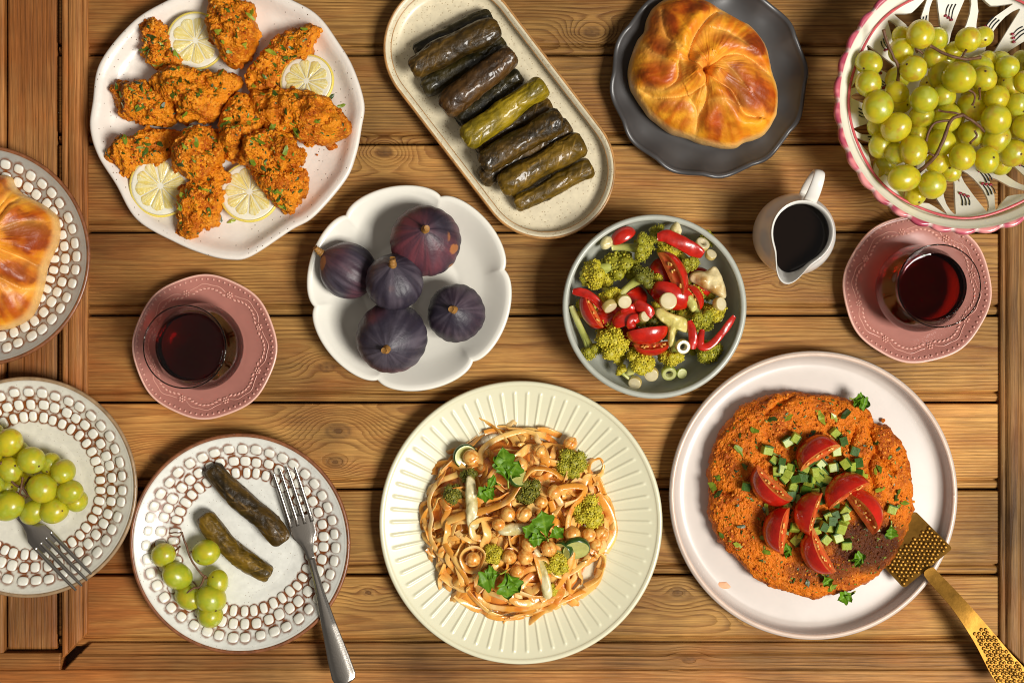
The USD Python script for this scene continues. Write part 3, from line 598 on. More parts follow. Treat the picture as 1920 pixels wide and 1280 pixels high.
# ---------------------------------------------------------------- stuffed vine leaves
leaf_mat = mat('vine_leaf', None, 0.40, col=True, bump=.0012, bscale=240, bdet=5, specular_ior_level=.3, coat_weight=.32, coat_roughness=.10)
def roll(pts, zs, rad, seed, label, tone, group, sq=.86, name='stuffed_vine_leaf'):
    """pts: axis in photograph pixels, zs: height of the axis, rad in metres."""
    zs = np.broadcast_to(np.asarray(zs, float), (len(pts),)); P = np.array([W(x, y, z) for (x, y), z in zip(pts, zs)])
    P = spline(P, 70) if len(P) > 2 else np.linspace(P[0], P[-1], 70)
    L = np.linalg.norm(np.diff(P, axis=0), axis=1).sum(); g = rng(seed); s = np.linspace(0, 1, 70)
    e = np.minimum(s, 1 - s) * L
    R = rad * np.clip(1 - np.clip(1 - (e + .0008) / (rad * .75), 0, 1) ** 2.6, 0, 1) ** .5 * (1 + .07 * np.sin(s * 5 + seed) + .05 * np.sin(s * 13 + seed * 2))
    sides = 48; v, f = tube(P, R, sides, True, (1, sq), (0, 0, 1))
    n0 = 70 * sides; S_ = np.r_[np.repeat(s * L, sides), 0, L]; A = np.r_[np.tile(np.arange(sides) * 2 * PI / sides, 70), 0, 0]
    q = np.stack([S_ * 45, np.cos(A) * 1.1, np.sin(A) * 1.1 + seed], 1)
    _, _, n = meshkit.arrays((v, f), True)
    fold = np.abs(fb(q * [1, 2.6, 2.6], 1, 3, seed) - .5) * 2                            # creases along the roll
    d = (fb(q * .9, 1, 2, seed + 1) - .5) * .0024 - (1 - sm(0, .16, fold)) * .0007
    wrap = ((S_ / L) * 1.3 + A / (2 * PI) + seed * .37) % 1.0                              # the leaf edge winding round
    d += .0009 * sm(.0, .03, wrap) * (1 - sm(.3, 1.0, wrap))
    # veins: ribs run slantwise out of a midrib
    mid = (A - (g.uniform(.6, 2.4) + .9 * (S_ / L - .5))) ; mid = (mid + PI) % (2 * PI) - PI
    x = mid * rad
    saw = np.abs((((S_ + np.abs(x) * 1.1) / (.013)) + seed * .3) % 1 - .5) * .013
    vein = np.maximum(1 - sm(0, .0007, np.abs(x)), (1 - sm(.0001, .0007, saw)) * .8 * (np.abs(x) < .016)) * sm(.35, .6, fb(q * .5, 1, 2, seed + 5))
    d += vein * .00045
    v = v + n * d[:, None]
    v = crumble(v, f, .0005, 300, seed, 3)
    a, b = fb(q * .8, 1, 4, seed + 2), fb(v, 160, 3, seed + 3)
    lo, hi = {'dark': (S(36, 26, 6), S(92, 66, 14)), 'brown': (S(42, 27, 12), S(92, 62, 24)), 'green': (S(98, 84, 6), S(162, 136, 20)), 'olive': (S(58, 44, 6), S(122, 92, 18)), 'black': (S(24, 22, 8), S(58, 48, 12))}[tone]
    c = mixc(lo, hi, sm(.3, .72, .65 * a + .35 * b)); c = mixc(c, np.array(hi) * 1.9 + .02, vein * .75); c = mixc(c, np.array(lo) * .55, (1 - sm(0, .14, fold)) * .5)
    b0 = P.mean(0); 
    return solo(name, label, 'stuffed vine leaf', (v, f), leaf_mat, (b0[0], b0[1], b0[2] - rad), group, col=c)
ZB_ = Zm((700, 0), 2.783); gp = 'stuffed vine leaves heaped on the long platter'
RR = [
 ([(215, 275), (620, 85)], .017, .0088, 'black', 'nearly black stuffed vine leaf, farthest back on the platter'),
 ([(255, 465), (470, 350), (690, 225)], .017, .0095, 'black', 'dark stuffed vine leaf wedged under the upper end of the heap'),
 ([(440, 640), (600, 510), (765, 385)], .017, .0095, 'black', 'dark stuffed vine leaf hidden between the brown and the green roll'),
 ([(520, 760), (740, 640), (930, 545)], .017, .0095, 'dark', 'dark stuffed vine leaf below the bright green roll'),
 ([(560, 935), (800, 790), (1030, 660)], .017, .0100, 'dark', 'stuffed vine leaf in the lower layer beside the last broad roll'),
 ([(738, 1070), (930, 975), (1140, 865)], .0165, .0088, 'olive', 'nearest stuffed vine leaf, a thin glossy roll at the lower end'),
 ([(195, 365), (420, 245), (655, 135)], .034, .0115, 'dark', 'long olive brown stuffed vine leaf across the top of the heap'),
 ([(365, 575), (550, 420), (735, 280)], .034, .0118, 'brown', 'purplish brown stuffed vine leaf, second on top of the heap'),
 ([(470, 735), (680, 590), (895, 440)], .034, .0108, 'green', 'yellowish green stuffed vine leaf, the brightest of the heap'),
 ([(560, 860), (770, 740), (985, 610)], .033, .0112, 'dark', 'glossy brown stuffed vine leaf just below the green one'),
 ([(660, 980), (870, 860), (1100, 745)], .026, .0116, 'olive', 'broad olive stuffed vine leaf with a torn end, second from the front'),
]
for i, (p, z, r, tn, lab) in enumerate(RR): roll(ZB_(p), z, r, 200 + i, lab, tn, gp)
ZC_ = Zm((230, 790), 2.612)
roll(ZC_([(430, 220), (500, 310), (620, 420), (710, 490), (785, 595)]), .0175, .0098, 231, 'dark brown stuffed vine leaf lying beside the fork on the beaded plate', 'dark', 'two stuffed vine leaves on the beaded plate', .95)
roll(ZC_([(395, 455), (450, 530), (550, 640), (640, 705), (725, 750)]), .0165, .0090, 232, 'curved greenish stuffed vine leaf lying next to the six grapes', 'olive', 'two stuffed vine leaves on the beaded plate', .95)
# ---------------------------------------------------------------- buns
crust = mat('bun_crust', None, 0.46, col=True, bump=.0008, bscale=200, bdet=5, specular_ior_level=.35, coat_weight=.16, coat_roughness=.25, subsurface_weight=.08, subsurface_radius=(1, .5, .2), subsurface_scale=.003)
def seg_dist(p, line):
    best = np.full(len(p), 9.0); side = np.zeros(len(p)); along = np.zeros(len(p)); tot = 0
    for a, b in zip(line[:-1], line[1:]):
        d = b - a; L = np.linalg.norm(d); t = np.clip(((p - a) @ d) / (L * L), 0, 1); q = p - a - t[:, None] * d; e = np.hypot(q[:, 0], q[:, 1]); u = e < best
        sd = d[0] * q[:, 1] - d[1] * q[:, 0]; best = np.where(u, e, best); side = np.where(u, np.sign(sd), side); along = np.where(u, tot + t * L, along); tot += L
    return best, side, along
def bun(label, M, outline, creases, brown, base, h, seed, center):
    z0 = base + h * .45; o = spline(WP(M(outline), z0), 140, True); cc = WP(M([center]), z0)[0]
    C = [(spline(WP(M(l), base + h * .8), 30), dp) for l, dp in creases]
    def relief(xy):
        p = xy.reshape(-1, 2); z = np.zeros(len(p)); pale = np.zeros(len(p))
        for line, dp in C:
            d, sd, al = seg_dist(p, line)
            w = .0035 + .004 * (al / (al.max() + 1e-9))
            z -= dp * np.exp(-d / .0026); 
            z += dp * .75 * np.exp(-((d - .009) / .007) ** 2) * (sd > 0)                # the lobe on one side rolls over the other
            pale = np.maximum(pale, np.exp(-d / np.where(sd > 0, .0016, .0052)) * .85)
        return z, pale
    def disp(xy, P, Tt):
        z, _ = relief(xy); q = np.concatenate([xy, 0 * P[..., None] + seed], -1)
        return (z.reshape(P.shape) + .006 * (fb(q, 42, 2, seed) - .5)) * sm(1.02, .8, P)
    v, f, rho, th = mound(o, base, h, 260, 90, 2.6, disp, cc, under=.28)
    _, pale = relief(v[:, :2])
    # creases that spread like torn dough
    rad = np.stack([np.cos(th) * 3, np.sin(th) * 3, rho * .35 + seed], 1)
    streak = fb(rad * 7, 1, 3, seed + 1)
    st2 = fb(np.stack([np.cos(th) * 16, np.sin(th) * 16, rho * 1.2 + seed], 1), 1, 3, seed + 6) 
    v = crumble(v, f, .0009, 120, seed, 4); v[:, 2] += .0012 * (st2 - .5) * sm(1, .8, rho) + .0007 * (streak - .5) * sm(1, .8, rho)
    b = np.zeros(len(v))
    for x, y, rx, ry, ang, amt in brown:
        p = WP(M([(x, y)]), base + h * .8)[0]; s_ = k(base + h * .8) / (M([(1, 0)])[0][0] - M([(0, 0)])[0][0]) ** -1
        dx, dy = v[:, 0] - p[0], v[:, 1] - p[1]; ca, sa = math.cos(ang), math.sin(ang)
        e = ((dx * ca - dy * sa) / (rx * s_)) ** 2 + ((dx * sa + dy * ca) / (ry * s_)) ** 2
        b = np.maximum(b, amt * (1 - sm(.35, 1.5, e + .9 * (fb(v, 75, 3, seed + 2) - .5) + .9 * (streak - .5))))
    n3 = fb(v, 60, 4, seed + 3)
    c = mixc(S(240, 162, 34), S(214, 112, 12), sm(.4, .65, .4 * n3 + .3 * streak + .3 * st2))
    c = mixc(c, S(172, 68, 4), np.clip(b * (.1 + .8 * n3 + .8 * st2), 0, 1)); c = mixc(c, S(132, 50, 6), sm(.72, 1.0, b * (.55 + .75 * fb(v, 110, 3, seed + 8))) * .8)
    c = mixc(c, S(246, 194, 92), np.clip(pale * (1 - .55 * b), 0, 1) * .8)
    side = sm(.93, 1.0, rho); c = mixc(c, S(236, 194, 122), side * .75)
    return solo('golden_bun', label, 'bun', (v, f), crust, (cc[0], cc[1], base), None, col=c)
ZD_ = Zm((1120, 0), 3.657)
OUT = [(345, 120), (330, 200), (280, 270), (235, 380), (215, 480), (225, 570), (255, 640), (300, 710), (360, 790), (430, 850), (500, 900), (560, 920), (640, 945), (700, 970), (780, 990), (880, 1010), (960, 1005), (1010, 972), (1100, 945), (1160, 910), (1220, 820), (1245, 720), (1240, 600), (1205, 500), (1190, 420), (1170, 330), (1130, 260), (1060, 180), (960, 120), (860, 65), (780, 15), (700, -20), (600, -35), (500, -20), (400, 30)]
CR = [([(735, 478), (690, 468), (630, 430), (622, 390), (640, 310), (690, 210), (790, 95), (880, 40)], .0075),
      ([(735, 478), (800, 440), (860, 395), (930, 375), (1010, 385), (1100, 430), (1200, 500)], .0060),
      ([(1100, 800), (1010, 775), (955, 690), (900, 615), (790, 555), (735, 480)], .0080),
      ([(735, 490), (738, 600), (740, 700), (700, 800), (680, 950)], .0050),
      ([(300, 600), (400, 660), (540, 665), (650, 640), (730, 580), (735, 500)], .0055),
      ([(330, 590), (430, 615), (510, 585), (550, 530), (545, 440)], .0050),
      ([(450, 60), (455, 180), (490, 270), (560, 330)], .0028), ([(330, 300), (380, 360), (450, 400)], .0020), ([(640, 690), (680, 760), (690, 860)], .0022), ([(850, 430), (930, 500), (990, 570)], .0018), ([(750, 700), (860, 690), (930, 720)], .0022), ([(830, 210), (900, 230), (1010, 300)], .0018)]
BR = [(440, 200, 110, 210, .1, .95), (640, 40, 200, 75, 0, .95), (420, 520, 140, 100, .2, .85), (1020, 600, 215, 190, .5, 1.0), (1075, 290, 110, 95, .6, 1.0), (880, 290, 130, 55, .2, .7), (800, 830, 75, 170, 0, .85), (520, 730, 140, 45, .1, .8), (900, 900, 90, 60, 0, .6), (1180, 680, 70, 110, 0, 1.0), (700, 200, 60, 120, .6, .4), (560, 860, 90, 45, -.4, .5), (800, 690, 70, 30, 0, .7)]
bun('whole golden twisted bun on the dark grey plate', ZD_, OUT, CR, BR, .0075, .046, 300, (735, 480))
ZE_ = Zm((0, 240), 2.667)
OUT2 = [(40, 240), (52, 280), (95, 325), (150, 352), (215, 392), (265, 432), (280, 490), (272, 570), (252, 615), (215, 700), (197, 800), (165, 900), (130, 950), (60, 990), (0, 1008), (-120, 1010), (-230, 950), (-300, 800), (-330, 620), (-300, 430), (-200, 290), (-90, 235), (0, 232)]
CR2 = [([(-60, 560), (20, 420), (60, 360), (105, 325)], .0075), ([(-60, 560), (20, 610), (110, 650), (180, 700), (210, 760)], .0055), ([(-60, 580), (-20, 720), (30, 760), (110, 800), (195, 790)], .0040), ([(-80, 580), (-200, 640), (-320, 620)], .005), ([(-60, 540), (-120, 400), (-100, 240)], .006), ([(40, 240), (40, 310), (0, 400), (-60, 500)], .006), ([(20, 500), (100, 470), (200, 460)], .0015)]
BR2 = [(140, 520, 130, 120, .4, 1.0), (100, 720, 130, 75, -.3, .95), (60, 900, 120, 80, .2, .85), (0, 300, 40, 70, 0, .9), (-150, 800, 150, 120, 0, .9), (-150, 400, 120, 120, 0, .9), (20, 640, 60, 40, 0, .5)]
bun('golden bun cut off by the left side, on the grey beaded plate', ZE_, OUT2, CR2, BR2, .0075, .046, 310, (-60, 570))
# ---------------------------------------------------------------- figs
fig_skin = mat('fig_skin', None, 0.46, col=True, bump=.0004, bscale=300, specular_ior_level=.4, coat_weight=.08, coat_roughness=.4)
fig_stem = mat('fig_stem', S(150, 106, 48), 0.6, mott=.3, mscale=500)
def fig(label, cx, cy, r, ax, z, seed, red, sq=.92):
    zc = z; M = Zm((560, 330), 3.048); c = W(*M([(cx, cy)])[0], zc); R = r / 3.048 * k(zc)
    t = np.linspace(0, PI, 90); a = np.arange(128) * 2 * PI / 128
    T_, A = np.meshgrid(t, a, indexing='ij')
    prof = 1 + .0 * T_; neck = np.exp(-(T_ / .42) ** 2)
    rad = R * np.sin(T_) * (1 - .10 * neck); zz = R * sq * np.cos(T_) + R * .11 * neck
    rib = np.abs(np.sin(A * 9 + 1.2 * fb(np.stack([np.cos(A), np.sin(A), T_ * .5 + seed], -1) * 1.5, 1, 2, seed)))
    rad = rad * (1 + .022 * (rib - .6) * np.sin(T_) + .11 * (fb(np.stack([np.cos(A), np.sin(A), T_ + seed], -1), 1.1, 2, seed) - .5))
    loc = np.stack([rad * np.cos(A), rad * np.sin(A), zz], -1).reshape(-1, 3)
    F = frame(ax, seed); v = loc @ F.T + c; f = fixw(v, grid_faces(90, 128, False, True))[1]
    s1 = fb(np.stack([np.cos(A) * 5, np.sin(A) * 5, T_ * .7 + seed], -1), 1, 3, seed + 1).ravel(); s2 = fb(v, 60, 3, seed + 2); s3 = fb(v, 24, 2, seed + 3)
    col = mixc(S(44, 38, 50), S(84, 76, 86), sm(.38, .70, s1 * .5 + s2 * .5))
    col = mixc(col, S(110, 54, 62), red * sm(.40, .62, s3) * (.4 + .6 * sm(.35, .65, s1)))
    col = mixc(col, S(34, 24, 34), sm(.55, .75, fb(np.stack([np.cos(A) * 9, np.sin(A) * 9, T_ * .5], -1), 1, 3, seed + 7).ravel()) * .55)
    col = mixc(col, S(176, 112, 60), sm(.70, .74, fb(v, 85, 1, seed + 5)) * sm(.70, .76, fb(v, 22, 1, seed + 6)) * .8)
    t_ = T('fig', label, 'fig', (c[0], c[1], c[2] - R * .9), 'figs in the lobed bowl')
    t_.part('fruit', (v, f), fig_skin, col=col)
    tip = R * (sq + .10); g = rng(seed)
    sp_ = np.array([[0, 0, tip - .003], [0, 0, tip + .002], [.0006, .0004, tip + .0052], [.0016, .001, tip + .0085]])
    sv, sf_ = tube(spline(sp_, 14), np.linspace(.0038, .0024, 14) * (1 + .15 * np.sin(np.arange(14) * 2.1)), 12)
    sv = crumble(sv, sf_, .0006, 500, seed, 2)
    t_.part('stem', (sv @ F.T + c, sf_), fig_stem)
fig('large reddish purple fig at the top of the bowl, stem facing up', 725, 368, 203, (.05, .22, 1), .044, 401, .95)
fig('dark fig lying on its side with its stem over the left edge', 285, 540, 160, (-1.15, .75, .35), .034, 402, .55, 1.02)
fig('large reddish fig at the bottom of the bowl below the middle one', 532, 925, 205, (-.05, -.28, .9), .044, 404, .85)
fig('small blackish fig standing alone on the right', 898, 785, 164, (-.03, .10, 1), .036, 405, .10, .95)
fig('blue black fig in the middle, resting against its neighbours', 545, 605, 166, (.03, .62, 1), .058, 403, .05, .90)
# ---------------------------------------------------------------- grapes
grape_skin = mat('grape_skin', None, 0.30, col=True, bump=.0002, bscale=160, subsurface_weight=.45, subsurface_radius=(1, .9, .22), subsurface_scale=.008, coat_weight=.15, coat_roughness=.2)
grape_wood = mat('grape_stalk', S(96, 62, 36), 0.6, mott=.35, mscale=300)
scar = mat('grape_scar', S(78, 50, 28), 0.7)
def bunch(label, M, sc, glist, stems, zlo, zhi, seed, fill=(), warm=.5, name='grape_bunch', loc=None):
    g = rng(seed); first = W(*M([glist[0][:2]])[0], zlo); t = T(name, label, 'grapes', loc if loc is not None else (first[0], first[1], zlo - .012))
    u, f = ico(4)
    for i, gr in enumerate(list(glist) + list(fill)):
        x, y, r = gr[:3]; lev = gr[3] if len(gr) > 3 else 1.0; z = zlo + (zhi - zlo) * lev
        c = W(*M([(x, y)])[0], z); R = r / sc * k(z)
        F = frame(g.normal(0, .6, 3) + [0, 0, .4], g.uniform(0, 6))
        v = u * [R * .985, R * .985, R * g.uniform(1.02, 1.24)]; v = v @ F.T
        v = v * (1 + .07 * (fb(u * 1.2 + i * 3.1, 1, 2, seed) - .5))[:, None] + c
        a, b = fb(u * 1.6 + i * 7.7, 1, 3, seed), fb(u * 2.2 + i * 5.1, 1, 4, seed + 1)
        h = g.uniform(-.45, .35) + warm
        col = mixc(S(150, 160, 34), S(198, 176, 30), np.clip(sm(.3, .7, a) * .7 + h * .55, 0, 1)); col = mixc(col, S(178, 126, 40), sm(.54, .74, b) * .7 * np.clip(h + .45, 0, 1)); col = mixc(col, S(208, 206, 110), sm(.55, .8, 1 - a) * .35)
        p = t.part('grape', (v, f), grape_skin, col=col)
        if g.random() < .45:
            d = np.array([g.normal(0, .6), g.normal(-.3, .5), .75]); d /= np.linalg.norm(d); q = c + d * R * 1.01
            sv, sf_ = ball((0, 0, 0), 1.0, 1); t.part('scar', (sv * [.0011, .0011, .0005] @ frame(d).T + q, sf_), scar, under=p)
    for pts, zs, r0 in stems:
        P = np.array([W(*q, z) for q, z in zip(M(pts), np.broadcast_to(np.asarray(zs, float), (len(pts),)))]); n = 8 * len(pts); P = spline(P, n)
        P = P + (np.stack([fb(P, 160, 2, j) for j in range(3)], 1) - .5) * .0016
        v, f2 = tube(P, r0 * (1 + .35 * np.exp(-np.minimum(np.arange(n), n - 1 - np.arange(n)) / 1.6)) * (.85 + .4 * fb(P, 220, 2, 4)), 8)
        t.part('stalk', (v, f2), grape_wood)
    return t
M1 = Zm((1540, 0), 2.782)
G1 = [(518, 180, 73), (765, 210, 66), (840, 195, 55, .75), (480, 360, 70), (718, 405, 83), (850, 410, 63, .9), (247, 330, 64, .7), (245, 433, 69, .8), (295, 558, 81), (537, 520, 73), (390, 665, 74), (480, 785, 75), (432, 930, 72), (578, 965, 74, .9), (388, 800, 58, .6), (655, 620, 72, .55), (735, 818, 70), (862, 835, 66, .9), (912, 625, 78), (915, 510, 66, .8), (1022, 550, 62, .85), (1062, 665, 62), (915, 725, 70, .6), (415, 265, 66, .6), (415, 190, 48, .3), (602, 205, 60, .5), (590, 300, 62, .35), (622, 388, 66, .35), (640, 500, 62, .5), (395, 482, 56, .25), (522, 608, 62, .5), (785, 560, 68, .3), (690, 265, 46, .2), (870, 308, 42, .2), (835, 350, 58, .5), (972, 350, 60, .6), (982, 445, 58, .3), (1060, 425, 56, .6), (622, 745, 73, .6), (604, 850, 62, .5), (676, 895, 52, .3), (492, 1020, 54, .3), (1000, 800, 70, .6), (1075, 800, 66, .5), (780, 700, 66, .25), (500, 700, 56, .3), (290, 660, 52, .2), (308, 762, 62, .3), (1140, 560, 66, .8), (1150, 690, 66, .8), (1130, 330, 60, .4), (1180, 450, 64, .5), (1200, 800, 60, .4), (1240, 620, 62, .5)]
fl = rng(3); FILL = [(fl.uniform(330, 1150), fl.uniform(260, 880), 62, -.35) for _ in range(34)]
ST1 = [([(325, 155), (350, 240), (400, 345), (400, 420)], [.088, .084, .078, .06], .0013), ([(505, 900), (590, 820), (640, 720), (675, 630), (735, 600)], [.070, .080, .086, .086, .084], .0016), ([(735, 600), (800, 640), (850, 680)], [.084, .083, .074], .0013), ([(675, 630), (600, 640), (560, 690), (545, 735)], [.086, .085, .082, .078], .0011), ([(735, 600), (690, 590), (610, 575)], [.084, .085, .080], .0009),
       ([(570, 240), (650, 285), (750, 310), (830, 300)], [.078, .080, .080, .074], .0013), ([(730, 305), (755, 262)], [.08, .086], .0008), ([(790, 550), (800, 500), (770, 470)], [.075, .08, .08], .0010), ([(825, 520), (828, 462)], [.078, .088], .0009), ([(800, 680), (810, 710), (775, 750)], [.078, .078, .08], .0009), ([(585, 810), (560, 800)], [.082, .086], .0009), ([(500, 270), (490, 255), (530, 280)], [.075, .08, .08], .0009)]
bunch('big bunch of yellow green grapes in the pink rimmed openwork bowl', M1, 2.782, G1, ST1, .050, .078, 21, FILL, .55, loc=(.40, .21, .02))
M2 = Zm((0, 690), 2.844)
G2 = [(45, 395, 73), (168, 490, 73), (268, 510, 58, .2), (55, 540, 63, .7), (226, 640, 78), (338, 550, 65, .7), (372, 660, 66, .9), (408, 705, 60, .3), (290, 758, 69, .6), (175, 768, 63, .4), (45, 735, 77, .8), (-30, 620, 54, .6), (105, 440, 50, .0), (-60, 480, 70, .8), (-90, 650, 70, .8), (-40, 350, 60, .3), (-120, 560, 66, .5), (40, 640, 52, -.1), (140, 600, 52, -.2)]
ST2 = [([(0, 500), (60, 600), (120, 640), (150, 680)], [.04, .036, .034, .03], .0012), ([(120, 580), (110, 640), (100, 680)], [.036, .038, .034], .0010), ([(120, 640), (160, 580)], [.034, .036], .0009), ([(85, 660), (140, 690)], [.034, .034], .0008)]
bunch('bunch of green grapes lying over a fork on the left beaded plate', M2, 2.844, G2, ST2, .022, .036, 22, (), .25, loc=(-.44, -.12, .008))
G3 = [(200, 652, 60, .5), (408, 640, 64, .6), (268, 755, 66, 1), (465, 786, 53, .3), (320, 858, 60, .4), (432, 868, 71, 1.0), (428, 945, 64, .3)]
ST3 = [([(290, 540), (310, 600), (330, 660), (365, 720), (400, 760)], [.028, .027, .027, .026, .024], .0009), ([(225, 545), (290, 540)], [.028, .028], .0006), ([(330, 640), (340, 632)], [.026, .026], .0008), ([(250, 640), (280, 610)], [.024, .028], .0008), ([(400, 755), (380, 805), (345, 815)], [.024, .028, .029], .0009), ([(400, 755), (415, 770)], [.024, .024], .0012), ([(345, 815), (312, 840)], [.029, .031], .0008)]
bunch('small sprig of green grapes on the rusty rimmed beaded plate', ZC_, 2.612, G3, ST3, .019, .025, 23, (), .0, loc=(-.31, -.24, .009))
# ---------------------------------------------------------------- the openwork bowl
bowl_white = mat('painted_bowl_white', S(240, 236, 226), 0.26, mott=.04, mscale=40, coat_weight=.5, coat_roughness=.1)
bowl_col = mat('painted_bowl_edge', None, 0.26, col=True, coat_weight=.5, coat_roughness=.1)
paint_pink = mat('paint_pink', S(188, 74, 78), 0.35, mott=.3, mscale=200)
paint_dark = mat('paint_dark', S(40, 44, 50), 0.4); paint_red = mat('paint_red', S(128, 24, 40), 0.35)
zr = .070; CB = W(1815, 188, zr) * [1, 1, 0]; RB = 250 * k(zr)
bowlO = T('openwork_bowl', 'white openwork ceramic bowl with a pink painted edge, holding the big bunch of grapes', 'bowl', CB)
def bz(x, y):
    q = np.hypot(x - CB[0], y - CB[1]) / RB; u = np.clip((q - .40) / .60, 0, 1); return .010 + .060 * (u ** .92) * (.72 + .28 * u) + .0
def pol(q, a): return (CB[0] + q * RB * math.cos(a), CB[1] + q * RB * math.sin(a))
def hole(pts, a0, flip=1):
    P = spline([pol(q, a0 + flip * d) for q, d in pts], 60, True); return sg.Polygon(P).buffer(0)
NS = 8; OFF = math.radians(-85); holes = []
leaf = [(.475, .03), (.50, .10), (.58, .165), (.68, .185), (.78, .16), (.845, .10), (.76, .075), (.66, .045), (.56, .015)]
tri = [(.435, 0), (.50, .04), (.575, .0), (.50, -.04)]
for i in range(NS):
    a = OFF + i * 2 * PI / NS
    holes += [hole([(q, d + .045) for q, d in leaf], a), hole([(q, d + .045) for q, d in leaf], a, -1)]
    b = a + PI / NS
    P = [pol(q, b + d) for q, d in [(.60, 0), (.655, .045), (.74, .085), (.845, .165), (.80, .06), (.785, .0), (.80, -.06), (.845, -.165), (.74, -.085), (.655, -.045)]]
    holes.append(sg.Polygon(P).buffer(.0012).buffer(-.0006))
    holes.append(hole(tri, a)); 
disc = sg.Point(CB[0], CB[1]).buffer(RB * .90, quad_segs=48)
for h_ in holes: disc = disc.difference(h_)
disc = disc.simplify(.0003)
bowlO.part('pierced_wall', sheet(disc, .0042, .0042, lambda x, y: bz(x, y) - .0042), bowl_white, smooth=35)
th = lambda n: np.arange(n) * 2 * PI / n
rp = [(RB * .885, .0500), (RB * .93, .0555), (RB * .985, .0635), (RB * 1.0, .0665), (RB * .998, .0695), (RB * .985, .0712), (RB * .965, .0708), (RB * .94, .0672), (RB * .90, .0622), (RB * .885, .0595), (RB * .885, .0500)]
rp = np.vstack([spline(rp[:4], 8), spline(rp[3:9], 26), [rp[9], rp[10]]])
NL = 34
def rimfn(r, z, t):
    w = np.abs(np.sin(NL * t / 2 + .4 * np.sin(3 * t))); q = sm(.955, .995, r / RB); return r * (1 + .022 * q * (w - .6)), z + .0012 * q * (w - .5)
v, f = lathe(rp, CB, 640, rimfn)
q = np.hypot(v[:, 0] - CB[0], v[:, 1] - CB[1]) / RB; tt = np.arctan2(v[:, 1] - CB[1], v[:, 0] - CB[0])
w = np.abs(np.sin(NL * tt / 2 + .4 * np.sin(3 * tt))); top = v[:, 2] > .0625
pk = mixc(S(206, 96, 114), S(156, 50, 76), fb(np.stack([np.cos(tt) * 7, np.sin(tt) * 7, q * 0], 1), 1, 2, 4)); pk = mixc(pk, S(232, 150, 148), sm(.45, .7, fb(v, 90, 2, 9)))
col = mixc(S(232, 228, 212), pk, np.clip(sm(.958, .966, q) * (.45 + .55 * sm(.12, .42, w)), 0, 1))
bowlO.part('rim', (v, f), bowl_col, col=col)
def on_wall(q, a, up=.0006): x, y = pol(q, a); return (x, y, float(bz(np.array(x), np.array(y))) + up)
for q, wd in ((.872, .0012), (.405, .0014)):
    g_ = rng(int(q * 100)); A = np.linspace(0, 2 * PI, 260); P = np.array([on_wall(q + .006 * math.sin(8 * a + q * 9), a, .0004) for a in A])
    if q > .8: P[:, 2] += .0052
    bowlO.part('painted_line', tube(P, wd * (.7 + .6 * fb(P, 60, 2, 3)), 6, False, (1, .35), (0, 0, 1)), paint_pink)
for i in range(NS):
    for cen, q0 in ((OFF + i * 2 * PI / NS, .70), (OFF + (i + .5) * 2 * PI / NS - .02, .56), (OFF + i * 2 * PI / NS + .30, .66), ):
        ms, md = [], []
        for j in (-1, 0, 1):
            L = .085 - .015 * j; a0 = cen + j * .035 - .02
            P = np.array([on_wall(q0 + .07 - L * u, a0 + .03 * u * u + .012 * math.sin(4 * u), .0006) for u in np.linspace(0, 1, 12)])
            ms.append(tube(P, np.linspace(.0007, .0004, 12), 5, True, (1, .4), (0, 0, 1)))
            e = P[-1]; md.append((ico(1)[0] * [.0018, .0016, .0006] + e, ico(1)[1]))
        bowlO.part('painted_sprig', join(ms), paint_dark, kind='stuff'); bowlO.part('painted_berries', join(md), paint_red, kind='stuff')
# ---------------------------------------------------------------- cream jug and syrup
zr = .071; CJ = W(1489.7, 439.3, .035) * [1, 1, 0]
jug = T('cream_jug', 'small white china jug with a spout and a loop handle, full of dark syrup', 'jug', CJ)
sa, ha = math.radians(-110), math.radians(74)
out = spline([(.0235, 0), (.0262, .0012), (.0335, .012), (.0372, .030), (.0352, .047), (.0302, .060), (.0284, .066), (.0290, zr - .001)], 44)
inn = spline([(.0280, zr + .0006), (.0265, zr - .002), (.0260, .064), (.0278, .058), (.0326, .046), (.0346, .030), (.0310, .013), (.0225, .005)], 44)
jp = np.vstack([[(.0001, .0015), (.0215, .0015)], out, [(.02865, zr + .0005)], inn, [(.0001, .0045)]])
def jugfn(r, z, t):
    d = (t - sa + PI) % (2 * PI) - PI; q = sm(.042, zr, z); g_ = np.exp(-(d / .36) ** 2); w_ = np.exp(-(d / .85) ** 2)
    return r + q * (.0185 * g_ + .0035 * w_ - .0012), z + sm(.055, zr, z) * (.0035 * g_ + .001)
jug.part('jug_body', lathe(jp, CJ, 220, jugfn), china)
hp = spline([(.0275, .064), (.036, .0725), (.046, .0765), (.0535, .0735), (.0555, .063), (.051, .049), (.043, .038), (.0355, .034)], 60)
jug.part('handle', tube(np.stack([CJ[0] + hp[:, 0] * math.cos(ha), CJ[1] + hp[:, 0] * math.sin(ha), hp[:, 1]], 1), .0055 * (1 + .12 * np.cos(np.linspace(0, 2 * PI, 60))), 20, True, (1, .42), (-math.sin(ha) * 0 + math.cos(ha + PI / 2) * 0, 0, 1) if False else np.stack([-np.gradient(hp[:, 1]) * math.cos(ha), -np.gradient(hp[:, 1]) * math.sin(ha), np.gradient(hp[:, 0])], 1)), china)
syrup = mat('dark_syrup', (.006, .003, .002), 0.04, coat_weight=.3, coat_roughness=.02)
zs = .0545; t_ = np.arange(160) * 2 * PI / 160
rr, _ = jugfn(np.full(160, np.interp(zs, inn[::-1, 1], inn[::-1, 0])), np.full(160, zs), t_)
prof = [(0.0001, -.004), (.97, -.004), (.992, .0), (.985, .0004), (.96, -.0003), (.90, -.0006), (.0001, -.0006)]
